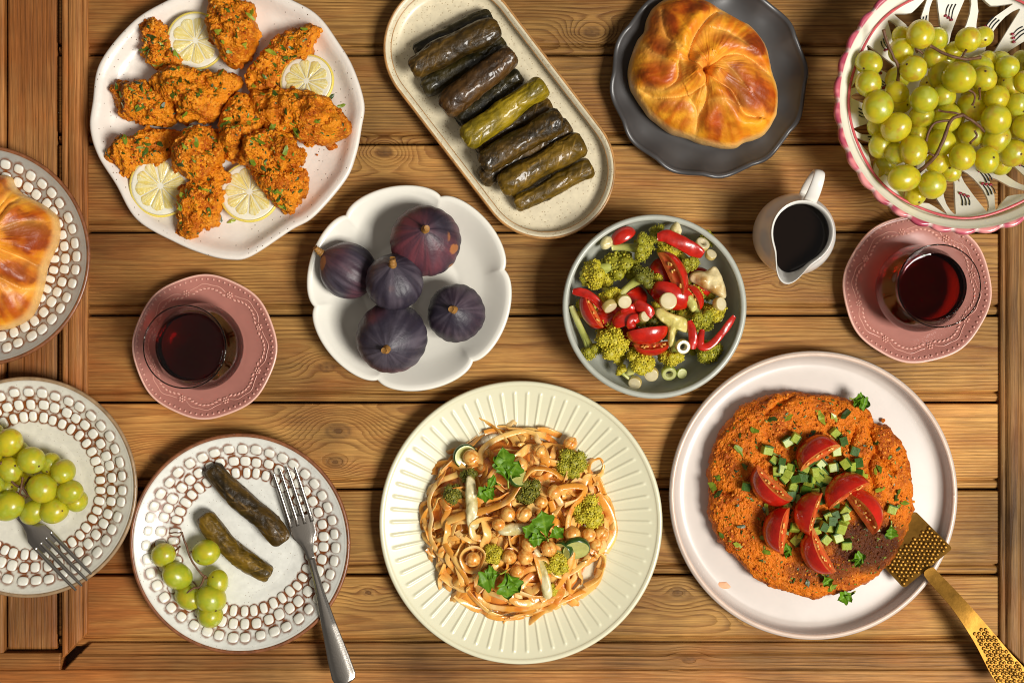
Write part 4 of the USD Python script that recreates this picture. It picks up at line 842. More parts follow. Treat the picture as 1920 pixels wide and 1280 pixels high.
pv = np.concatenate([np.stack([CJ[0] + q * rr * np.cos(t_), CJ[1] + q * rr * np.sin(t_), np.full(160, zs + dz)], 1) for q, dz in prof])
solo('syrup', 'nearly black glossy syrup filling the white jug', 'syrup', (pv, grid_faces(len(prof), 160, False, True)[:, ::-1]), syrup, (CJ[0], CJ[1], zs - .004))
# ---------------------------------------------------------------- tea glasses
glass = usdkit.material(stage, '/World/Looks/clear_glass', {'p': ('principled_bsdf', {'base_color': (1, 1, 1), 'roughness': 0.0, 'ior': 1.45, 'transmission_weight': 1.0})}, [], surface='p.BSDF')
tea_m = usdkit.material(stage, '/World/Looks/black_tea', {'p': ('principled_bsdf', {'base_color': (1, .9, .8), 'roughness': 0.0, 'ior': 1.33, 'transmission_weight': 1.0}), 'v': ('absorption_volume', {'color': (.78, .24, .04), 'density': 95.0})}, [], surface='p.BSDF', volume='v.volume')
def tea_glass(c, px, py, which, n):
    z0 = .0062; x, y = W(px, py, .090)[:2]; g = T('tea_glass', f'clear glass of black tea on the {which}', 'tea glass', (x, y, z0))
    o = spline([(.0225, 0), (.0245, .0012), (.0330, .007), (.0395, .020), (.0388, .032), (.0335, .049), (.0306, .059), (.0320, .070), (.0366, .0845)], 60)
    i = spline([(.0355, .0846), (.0309, .070), (.0295, .059), (.0324, .049), (.0377, .032), (.0384, .020), (.0320, .0080), (.0215, .0042)], 60)
    g.part('glass_body', lathe(np.vstack([[(.0001, .0012), (.0190, .0008)], o, [(.0366, .0852), (.0363, .0856), (.0359, .0857), (.0355, .0854)], i, [(.0001, .0040)]]), (x, y, z0), 160), glass)
    lv = .066; ii = i[::-1]; ii = ii[ii[:, 1] < lv]; rt = np.interp(lv, i[::-1, 1], i[::-1, 0])
    tp = np.vstack([[(.0001, .0039)], ii + [.00015, -.0001], [(rt + .0001, lv + .0006), (rt - .0011, lv + .0001), (rt - .003, lv - .0002), (.0001, lv - .0002)]])
    solo('tea', f'dark red black tea in the glass on the {which}', 'tea', lathe(tp, (x, y, z0), 120), tea_m, (x, y, z0 + .006))
tea_glass(sL, 347, 650, 'saucer below the lentil patties', 0)
tea_glass(sR, 1760, 536, 'saucer overlapped by the openwork bowl', 1)
# ---------------------------------------------------------------- forks and the brass server
steel = mat('brushed_steel', S(176, 170, 162), 0.27, metallic=1.0, bump=.00008, bscale=700)
def fork(label, tip, end, z_tip, z_end, zrim, width=.0245, L=.205, flip=1):
    """tip, end: photograph pixels of the middle of the tines' ends and a point down the handle's axis."""
    a, b = W(*tip, z_tip), W(*end, z_end); d = b - a; d[2] = 0; d /= np.linalg.norm(d); n = np.array([-d[1], d[0], 0])
    Z = lambda u: np.interp(u, [0, .02, .05, .075, .10, .15, L], zrim) 
    def at(u, w, dz=0): u = np.asarray(u, float); return np.stack([a[0] + d[0] * u + n[0] * w, a[1] + d[1] * u + n[1] * w, Z(u) + dz], -1)
    t = T('fork', label, 'fork', at(.1, 0).tolist())
    hw = width / 2
    for i in range(4):
        w = (i - 1.5) * (hw * 2 - .0040) / 3; u = np.linspace(.0005 + .0012 * abs(i - 1.5), .056, 30)
        t.part('tine', tube(at(u, np.full(30, w)), np.clip(.0008 + .0013 * np.sqrt(u / .05), .0006, .0020), 10, True, (1, .75), (0, 0, 1)), steel)
    def strip(us, hws, th, crown):
        cs = np.linspace(-1, 1, 17); prof = [(c, crown * (1 - c * c) - .15 * crown * (np.exp(-((abs(c) - .72) / .1) ** 2))) for c in cs] + [(c, -th * (1 - .5 * abs(c) ** 6) / 1.0) for c in cs[::-1]]
        v = np.concatenate([at(np.full(len(prof), u), np.array([p[0] for p in prof]) * h, np.array([p[1] for p in prof])) for u, h in zip(us, hws)])
        m = len(prof); f = grid_faces(len(us), m, False, True)
        fan = lambda s: np.array([[s, s + i, s + i + 1] for i in range(1, m - 1)]); return fixw(v, np.vstack([f, fan(0), fan((len(us) - 1) * m)[:, ::-1]]))
    u = np.linspace(.0475, .088, 40)
    hwf = np.interp(u, [.0475, .055, .066, .073, .080, .088], [hw, hw, hw * .92, hw * .55, hw * .34, .0034])
    hwf[:3] *= [.99, 1, 1]
    t.part('head', strip(u, hwf, .0012, .0009), steel)
    u = np.linspace(.0875, L, 70); hv = np.interp(u, [.0875, .10, .12, .15, .18, .198, .203, L], [.0034, .0032, .0042, .0070, .0100, .0112, .0095, .004])
    t.part('handle', strip(u, hv, .0016, .0018), steel)
    return t
fork('whole steel fork across the rim of the beaded plate with the stuffed leaves', (531, 876), (648, 1275), .02, .03, [.0195, .0165, .0140, .0155, .0215, .0300, .0335])
fork('steel fork pointing down right, its handle under the green grapes', (161, 1094), (50, 977), .028, .016, [.0290, .0275, .0230, .0205, .0205, .0205, .0205])
brass = mat('brushed_brass', S(128, 92, 38), 0.46, metallic=1.0, mott=.25, mscale=120, bump=.00008, bscale=300)
ZK = Zm((1240, 640), 2.0)
bl = W(*ZK([(955, 780)])[0], .02)
sv = T('cake_server', 'hammered brass cake server pushed under the big lentil cake', 'cake server', (bl[0], bl[1], .012))
quad = WP(ZK([(962, 640), (1086, 772), (905, 922), (770, 770), (850, 690)]), .020)
bz2 = lambda x, y: .0105 + .016 * sm(-.015, .065, (x - quad[0][0]) * .70 + (quad[0][1] - y) * .72)
bp = sg.Polygon(quad).buffer(-.003).buffer(.003)
sv.part('blade', sheet(bp, .0015, .004, bz2), brass, smooth=40)
hp_ = WP(ZK([(990, 868), (1022, 848), (1040, 865), (1110, 940), (1215, 1060), (1300, 1160), (1360, 1230), (1352, 1290), (1300, 1320), (1240, 1260), (1165, 1120), (1080, 990), (1005, 900)]), .033)
hz = lambda x, y: .0255 + .011 * sm(-.01, .06, (x - hp_[0][0]) * .66 + (hp_[0][1] - y) * .75) - .004 * sm(.1, .25, (x - hp_[0][0]) * .66 + (hp_[0][1] - y) * .75)
hpoly = sg.Polygon(spline(hp_, 120, True)).buffer(0)
sv.part('handle', sheet(hpoly, .0024, .004, hz), brass, smooth=40)
def dots(poly, zfn, th, cond, n, r, seed):
    g = rng(seed); x0, y0, x1, y1 = poly.bounds; inner = poly.buffer(-r * 1.05); pts = []
    nx, ny = int((x1 - x0) / (2.05 * r)) + 2, int((y1 - y0) / (1.8 * r)) + 2
    for i in range(nx):
        for j in range(ny):
            p = np.array([x0 + (i + .5 * (j % 2)) * 2.05 * r, y0 + j * 1.8 * r]) + g.normal(0, r * .13, 2)
            if cond(p) and inner.contains(sg.Point(p)): pts.append(p)
    P = np.array(pts); z = zfn(P[:, 0], P[:, 1]) + th
    u, f = ico(2); return join([(u * [r, r, r * .5] * g.uniform(.85, 1.1) + [x, y, zz], f) for (x, y), zz in zip(P, z)])
lim = WP(ZK([(885, 790), (1010, 690)]), .02)
dv = lim[1] - lim[0]
sv.part('hammered_beads', dots(bp, bz2, .0015, lambda p: dv[0] * (p[1] - lim[0][1]) - dv[1] * (p[0] - lim[0][0]) < 0, 190, .00185, 5), brass, kind='stuff')
lm = WP(ZK([(1130, 1105), (1215, 1060)]), .035); dw = lm[1] - lm[0]
sv.part('hammered_beads', dots(hpoly, hz, .0024, lambda p: dw[0] * (p[1] - lm[0][1]) - dw[1] * (p[0] - lm[0][0]) < 0, 210, .00185, 6), brass, kind='stuff')
# ---------------------------------------------------------------- vegetables
bud_mat = mat('broccoli_buds', None, 0.55, col=True, mott=.25, mscale=700)
stalk_mat = mat('broccoli_stalk', None, 0.38, col=True, bump=.0004, bscale=300, coat_weight=.3, coat_roughness=.2, subsurface_weight=.15, subsurface_radius=(.8, 1, .3), subsurface_scale=.003)
TONES = {'yellow': (S(150, 142, 14), S(228, 206, 58)), 'green': (S(112, 116, 14), S(196, 182, 46)), 'dark': (S(70, 78, 14), S(150, 142, 38))}
def broccoli(name, label, c, r, d, length, tone, seed, group, n=150, srad=None, flat=1.0):
    """c: middle of the crown's underside (world); d: from the stalk's cut end towards the crown."""
    g = rng(seed); d = np.asarray(d, float) / np.linalg.norm(d); F = frame(d, g.uniform(0, 6)); c = np.asarray(c, float)
    t = T(name, label, 'broccoli', (c[0], c[1], c[2] - r), group); lo, hi = TONES[tone]
    ms, cs = [], []
    heads = [(np.array([g.normal(0, .1), g.normal(0, .1), .18]), .56)] + [(np.array([g.uniform(.45, .72) * math.cos(a), g.uniform(.45, .72) * math.sin(a), g.uniform(-.15, .2)]), g.uniform(.30, .50)) for a in np.arange(7) * PI / 3.5 + g.uniform(-.25, .25, 7)]
    for hp, hr in heads:
        m = int(n * hr ** 2 * 1.7); gold = np.arange(m)
        for i in range(m):
            u = 1 - 1.35 * (i + .5) / m; ph = i * 2.39996
            q = np.array([math.sqrt(max(0, 1 - u * u)) * math.cos(ph), math.sqrt(max(0, 1 - u * u)) * math.sin(ph), u])
            b = (hp + q * hr * g.uniform(.84, 1.12) + g.normal(0, .03, 3)) * r * [1, 1, flat]; br = r * hr * .13 * g.uniform(.6, 1.25)
            v, f = ico(0); ms.append((v * br + b, f)); cs.append(np.tile(mixc(lo, hi, np.clip(g.normal(.5, .3), 0, 1)), (len(v), 1)))
        v, f = ico(2); ms.append((v * hr * r * .93 * [1, 1, flat] + hp * r * [1, 1, flat], f)); cs.append(np.tile(mixc(lo, hi, .3), (len(v), 1)))
    v, f = join(ms); t.part('buds', (v @ F.T + c, f), bud_mat, col=np.vstack(cs), kind='stuff')
    sr = srad or r * .30; z = np.linspace(0, 1, 16)
    P = np.stack([.12 * r * np.sin(z * 3 + seed), .1 * r * np.sin(z * 2 + seed * 2), .1 * r - z * length], 1)
    v, f = tube(P, sr * (1.25 - .35 * z + .5 * np.exp(-z / .12)), 14, True, (1, .85)); v = crumble(v, f, sr * .16, 120, seed, 3)
    parts = [(v, f)]
    for a in np.arange(4) * PI / 2 + g.uniform(0, 1):
        e = np.array([.55 * r * math.cos(a), .55 * r * math.sin(a), .05 * r]); parts.append(tube(np.array([[0, 0, -length * .35], e * [.5, .5, 1] - [0, 0, .18 * r], e]), [sr * .6, sr * .5, sr * .42], 9))
    v, f = join(parts); zz = -v[:, 2] / max(length, 1e-6)
    col = mixc(S(150, 158, 52), S(206, 204, 128), sm(.1, .9, zz) * .7 + .3 * fb(v, 150, 3, seed))
    t.part('stalk', (v @ F.T + c, f), stalk_mat, col=col)
    return t
tom_skin = mat('tomato_skin', S(186, 30, 14), 0.24, bump=.0003, bscale=160, mott=.25, mscale=120, coat_weight=.5, coat_roughness=.06)
tom_flesh = mat('tomato_flesh', None, 0.2, col=True, bump=.0006, bscale=260, coat_weight=.6, coat_roughness=.06, subsurface_weight=.25, subsurface_radius=(1, .25, .1), subsurface_scale=.004)
tom_seed = mat('tomato_seed', S(222, 168, 84), 0.3, coat_weight=.5)
def wedge(name, label, c, ang, a, b, rolls, span, seed, group=None, tilt=0.0, cat='tomato wedge'):
    """A wedge of tomato lying along ang; a half length, b radius; rolls = angle of the middle of the skin above the horizon; span of the wedge."""
    g = rng(seed); c = np.asarray(c, float); t = T(name, label, cat, (c[0], c[1], c[2] - b * .4), group)
    X_, Y_, Z_ = np.array([math.cos(ang), math.sin(ang), tilt]), np.array([-math.sin(ang), math.cos(ang), 0]), np.array([0, 0, 1.0])
    off = -.45 * b
    def put_(s, rr, ph): q = math.sin(rolls) ; return c + s[..., None] * X_ + (rr * np.cos(ph) + off * math.cos(rolls))[..., None] * Y_ + (rr * np.sin(ph) + off * math.sin(rolls))[..., None] * Z_
    th = np.linspace(-PI / 2, PI / 2, 36); ph = rolls + np.linspace(-span / 2, span / 2, 26)
    Tt, P = np.meshgrid(th, ph, indexing='ij')
    prof = np.cos(Tt) ** .85; wob = 1 + .05 * (fb(np.stack([Tt, P, 0 * P + seed], -1), 1.3, 2, seed) - .5)
    v = put_(a * np.sin(Tt), b * prof * wob, P).reshape(-1, 3)
    sk = grid_faces(36, 26)
    n0 = np.cross(v[sk[:, 1]] - v[sk[:, 0]], v[sk[:, 2]] - v[sk[:, 0]]).sum(0); mid = np.cos(rolls) * Y_ + np.sin(rolls) * Z_
    if n0 @ mid < 0: sk = sk[:, ::-1]
    t.part('skin', (v, sk), tom_skin)
    ms, cs, seeds = [], [], []
    for side in (-1, 1):
        u = np.linspace(0, 1, 16); U, T2 = np.meshgrid(u, th, indexing='ij'); pe = rolls + side * span / 2
        nn = side * (-np.sin(pe) * Y_ + np.cos(pe) * Z_)
        rr = U * b * np.cos(T2) ** .85 * (1 + .05 * (fb(np.stack([T2, T2 * 0 + pe, 0 * T2 + seed], -1), 1.3, 2, seed) - .5))
        v = put_(a * np.sin(T2), rr, np.full_like(rr, pe))
        gel = np.exp(-((U - .56) / .22) ** 4) * np.exp(-(T2 / .85) ** 4) 
        v = (v + nn * (-.0012 * gel * sm(0, .3, 1 - U) + .0005 * (fb(v, 300, 2, seed) - .5) * sm(0, .2, 1 - U))[..., None]).reshape(-1, 3)
        f = grid_faces(16, 36); n1 = np.cross(v[f[:, 1]] - v[f[:, 0]], v[f[:, 2]] - v[f[:, 0]]).sum(0)
        if n1 @ nn < 0: f = f[:, ::-1]
        ms.append((v, f)); cs.append(mixc(mixc(S(224, 82, 38), S(238, 124, 66), fb(v, 140, 2, seed)), S(194, 50, 18), gel.ravel() * .8))
        for i in range(9):
            uu, tt = g.uniform(.42, .72), g.uniform(-.8, .8); q = put_(np.array([a * math.sin(tt)]), np.array([uu * b * math.cos(tt)]), np.array([pe]))[0] + nn * .0002
            s_ = ico(1)[0] * [.0017, .0011, .0008] @ frame(nn, g.uniform(0, 6)).T + q; seeds.append((s_, ico(1)[1]))
    v, f = join(ms); t.part('flesh', (v, f), tom_flesh, col=np.vstack(cs)); t.part('seeds', join(seeds), tom_seed, kind='stuff')
    return t
pepper = mat('red_pepper', S(180, 28, 12), 0.3, mott=.3, mscale=150, bump=.0003, bscale=200, coat_weight=.5, coat_roughness=.08)
onion_m = mat('spring_onion', None, 0.3, col=True, coat_weight=.4, coat_roughness=.1, subsurface_weight=.3, subsurface_radius=(1, 1, .6), subsurface_scale=.003)
MS = Zm((1040, 380), 3.368)
sal = lambda x, y, z: W(*MS([(x, y)])[0], z + .005)
gb = 'broccoli florets in the salad bowl'
def flo(label, cx, cy, r, sx, sy, z, tone, seed, up=.35, n=230):
    c = sal(cx, cy, z); e = sal(sx, sy, z); L = np.linalg.norm(c - e); R = r / 3.368 * k(z) * 1.06
    d = (c - e) / (L + 1e-9) + np.array([0, 0, up]); broccoli('broccoli_floret', label, c - [0, 0, R * .3], R, d, max(L * 1.0, R * .6), tone, seed, gb, n, R * .30)
for i in range(18):
    g_ = rng(560 + i); a_ = i * 2.4; q_ = 420 * math.sqrt((i + .6) / 18.5); x, y = 610 + q_ * math.cos(a_), 650 + q_ * math.sin(a_); z = .036 - .012 * (q_ / 420) ** 2; c = sal(x, y, z)
    broccoli('broccoli_scrap', 'small yellowish broccoli scrap filling the gaps low in the salad', c, g_.uniform(58, 84) / 3.368 * k(z), (g_.normal(0, .5), g_.normal(0, .5), 1), .012, ['yellow', 'green', 'yellow'][i % 3], 580 + i, 'broccoli scraps low in the salad', 110)
# lower layer that carries the rest
for i, (x, y, r, z) in enumerate([(400, 390, 130, .030), (660, 470, 120, .032), (800, 560, 125, .030), (470, 650, 130, .032), (690, 750, 135, .030), (340, 730, 115, .030), (880, 720, 120, .030), (540, 860, 120, .028), (740, 290, 110, .032), (940, 500, 105, .030)]):
    c = sal(x, y, z); R = r / 3.368 * k(z)
    if i % 2: wedge('tomato_wedge', ['', 'tomato piece deep under the scallions beside the cut broccoli stalk', '', 'tomato piece deep in the salad left of the middle', '', 'tomato piece deep under the left pepper strip', '', 'tomato piece deep under the sauced tomato', '', 'tomato piece deep on the right of the salad'][i], c, i * 1.3, R * 1.1, R * .9, 1.2, 1.6, 500 + i, 'tomato in the salad bowl')
    else: broccoli('broccoli_floret', ['broccoli at the bottom of the heap at the upper left', '', 'broccoli at the bottom of the heap right of the middle', '', 'broccoli at the bottom below the sauced tomato', '', 'broccoli at the bottom near the right pepper strip', '', 'broccoli at the bottom under the long pepper strip', ''][i], c, R, (.2 * i - .8, .5, .9), R * 1.1, ['green', 'yellow', 'dark'][i // 2 % 3], 520 + i, gb, 170)
flo('yellowish broccoli floret with a thick cut stalk at the upper left of the salad', 255, 440, 100, 510, 370, .046, 'yellow', 601)
flo('broccoli floret at the top of the salad beside the long pepper strip', 555, 275, 88, 350, 290, .050, 'green', 602)
flo('dark broccoli floret just left of the big tomato', 560, 470, 84, 420, 590, .050, 'dark', 603)
flo('biggest round broccoli crown at the lower left of the salad', 365, 880, 108, 330, 960, .050, 'yellow', 604, 1.4)
flo('broccoli floret against the left wall with its stalk pointing up', 225, 930, 70, 115, 640, .042, 'green', 605, .1)
flo('yellow broccoli floret low in the salad, its stalk to the lower left', 530, 1005, 100, 455, 1120, .044, 'yellow', 606, .8)
flo('small broccoli floret at the bottom beside the scallion rings', 745, 975, 74, 740, 780, .044, 'yellow', 607)
flo('broccoli floret with dark buds right of the middle of the salad', 930, 735, 78, 845, 600, .050, 'green', 608)
flo('olive broccoli floret at the lower right of the salad', 975, 940, 82, 900, 860, .038, 'green', 609, .8)
flo('small broccoli floret under the end of the long pepper strip', 860, 385, 62, 800, 300, .046, 'green', 610, .8)
flo('loose broccoli stalk standing up below the left wall of the salad', 420, 1060, 40, 480, 1130, .036, 'yellow', 611, .2, 60)
flo('olive broccoli floret at the top wall, left of the long pepper strip', 650, 190, 66, 600, 150, .040, 'green', 612, .8)
flo('yellow broccoli floret under the two scallion pieces on the left', 350, 600, 74, 300, 520, .044, 'yellow', 613, .9)
flo('broccoli floret at the right wall above the curved pepper strip', 1015, 690, 70, 1060, 760, .042, 'yellow', 614, .9)
flo('broccoli floret at the upper right wall behind the scallion ring', 960, 235, 62, 900, 200, .038, 'green', 615, .9)
flo('broccoli floret at the left wall below the first cut stalk', 210, 470, 60, 160, 420, .040, 'green', 616, .9)
gt = 'tomato in the salad bowl'
def twedge(label, x, y, ang, a, b, z, roll_, span, seed): wedge('tomato_wedge', label, sal(x, y, z), math.radians(ang), a / 3.368 * k(z), b / 3.368 * k(z), math.radians(roll_), math.radians(span), seed, gt)
twedge('large tomato wedge with its cut face up, in the upper middle of the salad', 765, 440, -65, 158, 118, .053, 8, 96, 621)
twedge('tomato wedge below the large one, under a white scallion disc', 740, 590, -20, 140, 105, .049, 120, 120, 622)
twedge('tomato wedge by the left wall of the bowl', 220, 690, -65, 126, 96, .046, 165, 100, 623)
twedge('sauce coated tomato wedge in the lower middle', 590, 830, 8, 132, 92, .054, 130, 100, 624)
twedge('tomato wedge with pale flesh below the sauced one', 615, 920, 5, 115, 84, .047, 175, 100, 625)
twedge('small red tomato tip at the top edge of the salad', 430, 205, 30, 84, 62, .046, 60, 120, 626)
twedge('tomato wedge right of the middle beside the dark budded broccoli', 890, 590, -60, 92, 74, .046, 20, 100, 627)
twedge('dark glossy tomato piece left of the sauced wedge', 450, 720, 30, 98, 74, .048, 60, 110, 628)
def strip_(label, pts, wd, z, seed):
    P = spline(np.array([sal(x, y, zz) for (x, y), zz in zip(pts, np.broadcast_to(z, (len(pts),)))]), 40); s = np.linspace(0, 1, 40)
    w = wd / 3.368 * k(.05) / 2 * np.clip(1.25 * np.sin(PI * (s * .86 + .07)) ** .5, .2, 1.05)
    v, f = tube(P, w, 20, True, (1, .42), np.stack([.5 * np.sin(s * 3 + seed), .4 * np.cos(s * 2.5 + seed), np.ones(40)], 1)); v = crumble(v, f, .0008, 110, seed, 2)
    b = P.mean(0); solo('pepper_strip', label, 'red pepper', (v, f), pepper, (b[0], b[1], b[2] - .005), 'red pepper strips in the salad')
strip_('long red pepper strip at the top right of the salad', [(650, 215), (720, 215), (810, 260), (935, 330)], 88, [.056, .058, .058, .054], 1)
strip_('red pepper strip bent against the left wall of the salad', [(115, 560), (190, 570), (250, 610), (300, 675)], 56, [.050, .053, .053, .050], 2)
strip_('red pepper strip in the middle pointing to the lower right', [(500, 640), (550, 660), (620, 715)], 80, [.052, .055, .054], 3)
strip_('short upright red pepper strip in the lower right', [(850, 745), (870, 820), (875, 925)], 55, [.052, .054, .052], 4)
strip_('curved red pepper strip reaching the right wall', [(930, 800), (920, 900), (980, 900), (1060, 820), (1135, 715)], 48, [.050, .053, .053, .052, .050], 5)
strip_('sauce covered red pepper piece beside the dark tomato', [(480, 800), (490, 740), (540, 730)], 60, [.053, .056, .054], 6)
strip_('red pepper edge below the left strip', [(420, 690), (470, 670), (510, 655)], 50, [.05, .052, .052], 7)
def scallion(label, x, y, r, z, ring, tilt, seed, tint=(S(232, 222, 190), S(206, 196, 140))):
    c = sal(x, y, z); R = r / 3.368 * k(z); F = frame(tilt); h = R * .45
    pr = [(R * .45 if ring else .0001, -h), (R * .96, -h), (R, -h * .6), (R, h * .6), (R * .95, h), (R * .84, h * .9), (R * .78, h), (R * .55, h * .94), (R * .48 if ring else .0001, h * (.9 if ring else 1))]
    if ring: pr += [pr[0]]
    v, f = lathe(pr, (0, 0, 0), 40); q = np.hypot(v[:, 0], v[:, 1]) / R
    col = mixc(tint[0], tint[1], sm(.85, 1, q) * .8 + .25 * sm(.4, .6, np.abs(np.sin(q * 14))))
    solo('scallion_slice', label, 'scallion', (v @ F.T + c, f), onion_m, c - [0, 0, h], 'scallion slices in the salad', col=col)
for i, a in enumerate([(345, 652, 46, .058, 0, (.5, -.8, .5), 'white scallion piece lying beside the left pepper strip'), (440, 622, 44, .056, 0, (.1, -.4, 1), 'browned scallion slice above the middle pepper strip'), (715, 622, 55, .066, 0, (.1, .1, 1), 'round white scallion disc on the red tomato'), (808, 908, 46, .056, 1, (.2, -.2, 1), 'open scallion ring in the lower right of the salad'),
    (610, 1080, 46, .034, 0, (-.2, -.5, 1), 'pale scallion slice at the bottom of the salad'), (720, 1072, 48, .032, 1, (.1, -.6, 1), 'green scallion ring low on the bare bowl wall'), (508, 1135, 42, .032, 0, (-.4, -.5, 1), 'brownish scallion slice at the very bottom'), (800, 1075, 34, .030, 0, (.3, -.3, 1), 'small green scallion bit beside the ring'), (1040, 640, 44, .044, 0, (.6, .1, .8), 'scallion piece against the right wall'), (565, 720, 34, .056, 0, (.5, .2, .8), 'small scallion piece between tomato and pepper'), (930, 265, 46, .046, 1, (.4, .6, .8), 'pale scallion ring above the end of the long pepper strip'), (985, 330, 36, .046, 0, (.4, .6, .8), 'scallion bit at the upper right wall')]):
    scallion(a[6], *a[:6], i, (S(196, 196, 128), S(140, 150, 60)) if 'green' in a[6] else (S(226, 212, 170), S(190, 166, 100)))
cauli = mat('cauliflower', None, 0.4, col=True, bump=.0005, bscale=200, coat_weight=.3, coat_roughness=.15, subsurface_weight=.25, subsurface_radius=(1, .9, .5), subsurface_scale=.004)
def chunk(label, pts, z, h, seed, group='pale stalk pieces in the salad', M=MS, name='stalk_piece', cat='vegetable piece', tint=(S(230, 214, 160), S(196, 176, 104))):
    o = spline(WP(M(pts), z + h * .5), 60, True); cc = o.mean(0)
    v, f, rho, th = mound(o, z, h, 70, 22, 3.0, lambda xy, P, Tt: (fb(np.concatenate([xy, 0 * P[..., None] + seed], -1), 110, 2, seed) - .5) * h * .7, under=.4)
    v = crumble(v, f, .0006, 260, seed, 2)
    solo(name, label, cat, (v, f), cauli, (cc[0], cc[1], z), group, col=mixc(tint[0], tint[1], sm(.4, .7, fb(v, 110, 3, seed))))
chunk('thick pale stalk chunk with browned edges on the right', [(860, 450), (900, 430), (960, 430), (1010, 400), (1050, 450), (1085, 560), (1075, 605), (1000, 570), (910, 520), (855, 490)], .043, .012, 1, tint=(S(226, 204, 150), S(176, 134, 70)))
chunk('branching pale yellow stalk piece in the middle of the salad', [(630, 690), (660, 660), (740, 700), (830, 730), (830, 820), (770, 800), (745, 900), (715, 900), (715, 790), (660, 740)], .053, .009, 2, tint=(S(224, 206, 120), S(196, 180, 90)))
chunk('pale stalk end peeping over the long pepper strip', [(730, 165), (770, 120), (800, 160), (795, 205), (750, 200)], .050, .008, 3)
chunk('pale stalk piece at the upper left wall', [(290, 250), (330, 210), (380, 240), (340, 290), (300, 290)], .044, .008, 4)
chunk('pale stalk piece beside the curved pepper strip', [(800, 600), (860, 580), (900, 650), (870, 690), (830, 640)], .052, .008, 5, tint=(S(206, 200, 110), S(176, 170, 80)))
# ---------------------------------------------------------------- pasta plate
MP = Zm((690, 700), 2.286)
PC = W(*MP([(640, 650)])[0], .025); RM = 190 * k(.025)
def pm(x, y): q = np.hypot(x - PC[0], y - PC[1]) / RM; return .0085 + .030 * np.clip(1 - q ** 2.2, 0, 1) ** .8
noodle_m = mat('sauced_noodle', None, 0.30, col=True, bump=.0003, bscale=400, coat_weight=.35, coat_roughness=.12, subsurface_weight=.15, subsurface_radius=(1, .6, .3), subsurface_scale=.003)
pasta = T('pasta_heap', 'tangled heap of ribbon noodles in orange tomato sauce on the ribbed plate', 'pasta', (PC[0], PC[1], .008))
def noodle(P, w, seed, twist=1.0, fl=.32):
    n = len(P); g = rng(seed); s = np.linspace(0, 1, n); L = np.linalg.norm(np.diff(P, axis=0), axis=1).sum()
    a = g.uniform(-.9, .9) + twist * 1.1 * np.sin(s * L * 40 + g.uniform(0, 6)); t = np.gradient(P, axis=0); t /= np.linalg.norm(t, axis=1, keepdims=True) + 1e-9
    side = np.cross(t, [0, 0, 1.0]); up = np.cos(a)[:, None] * np.array([0, 0, 1.0]) + np.sin(a)[:, None] * side
    v, f = tube(P, w * (1 + .12 * np.sin(s * L * 60 + seed)), 10, True, (1, fl), up)
    c = mixc(S(244, 192, 104), S(228, 148, 52), sm(.35, .65, fb(v, 60, 3, seed) + g.uniform(-.12, .12))); c = mixc(c, S(204, 92, 18), sm(.55, .75, fb(v, 150, 3, seed + 1)) * .6); c = mixc(c, S(248, 212, 150), sm(.58, .8, fb(v, 80, 2, seed + 2)) * .7)
    pasta.part('noodle', (v, f), noodle_m, col=c)
# a sauced core so that no plate shows through the heap
th_ = np.linspace(0, 2 * PI, 90, endpoint=False); co = np.stack([PC[0] + RM * .86 * np.cos(th_) * (1 + .08 * np.sin(3 * th_)), PC[1] + RM * .86 * np.sin(th_)], 1)
v, f, rho, _ = mound(co, .0078, .022, 120, 40, 2.2, lambda xy, P, Tt: .008 * (fb(np.concatenate([xy, 0 * P[..., None]], -1), 90, 3, 5) - .5), under=.2)
pasta.part('sauce', (crumble(v, f, .001, 240, 2, 3), f), noodle_m, col=mixc(S(204, 104, 30), S(226, 150, 64), fb(v, 120, 3, 6)))
g = rng(77)
for i in range(150):
    R0 = g.uniform(.010, .040); a0 = g.uniform(0, 2 * PI); sp = g.uniform(1.5, 4.2) * g.choice([-1, 1]); rc = RM * .80 * math.sqrt(g.random()); pc = g.uniform(0, 2 * PI)
    c = np.array([PC[0] + rc * math.cos(pc), PC[1] + rc * math.sin(pc)]); u = np.linspace(0, 1, 46); a = a0 + sp * u
    rr = R0 * (1 + .35 * np.sin(u * 4 + i)); xy = np.stack([c[0] + rr * np.cos(a) * (1 + .3 * math.sin(i)), c[1] + rr * np.sin(a)], 1)
    xy += (np.stack([fb(np.c_[xy * 60, np.full(46, i)], 1, 2, 1), fb(np.c_[xy * 60, np.full(46, i)], 1, 2, 2)], 1) - .5) * .014
    d = xy - PC[:2]; q = np.hypot(*d.T) / (RM * (1 + .16 * (fb(np.c_[np.cos(np.arctan2(d[:, 1], d[:, 0])) * 2, np.sin(np.arctan2(d[:, 1], d[:, 0])) * 2, np.zeros(46)], 1, 2, 9) - .4))); xy = PC[:2] + d * np.where(q > .72, (.72 + .24 * np.tanh((q - .72) / .3)) / np.maximum(q, 1e-6), 1)[:, None]
    lev = g.uniform(.55, 1.02)
    z = np.maximum(.0095, .0085 + (pm(xy[:, 0], xy[:, 1]) - .0085) * lev + .005 * np.sin(u * 9 + i) + .001)
    noodle(np.c_[xy, z], g.choice([.0022, .0028, .0035, .0042]), 700 + i, .6, .26)
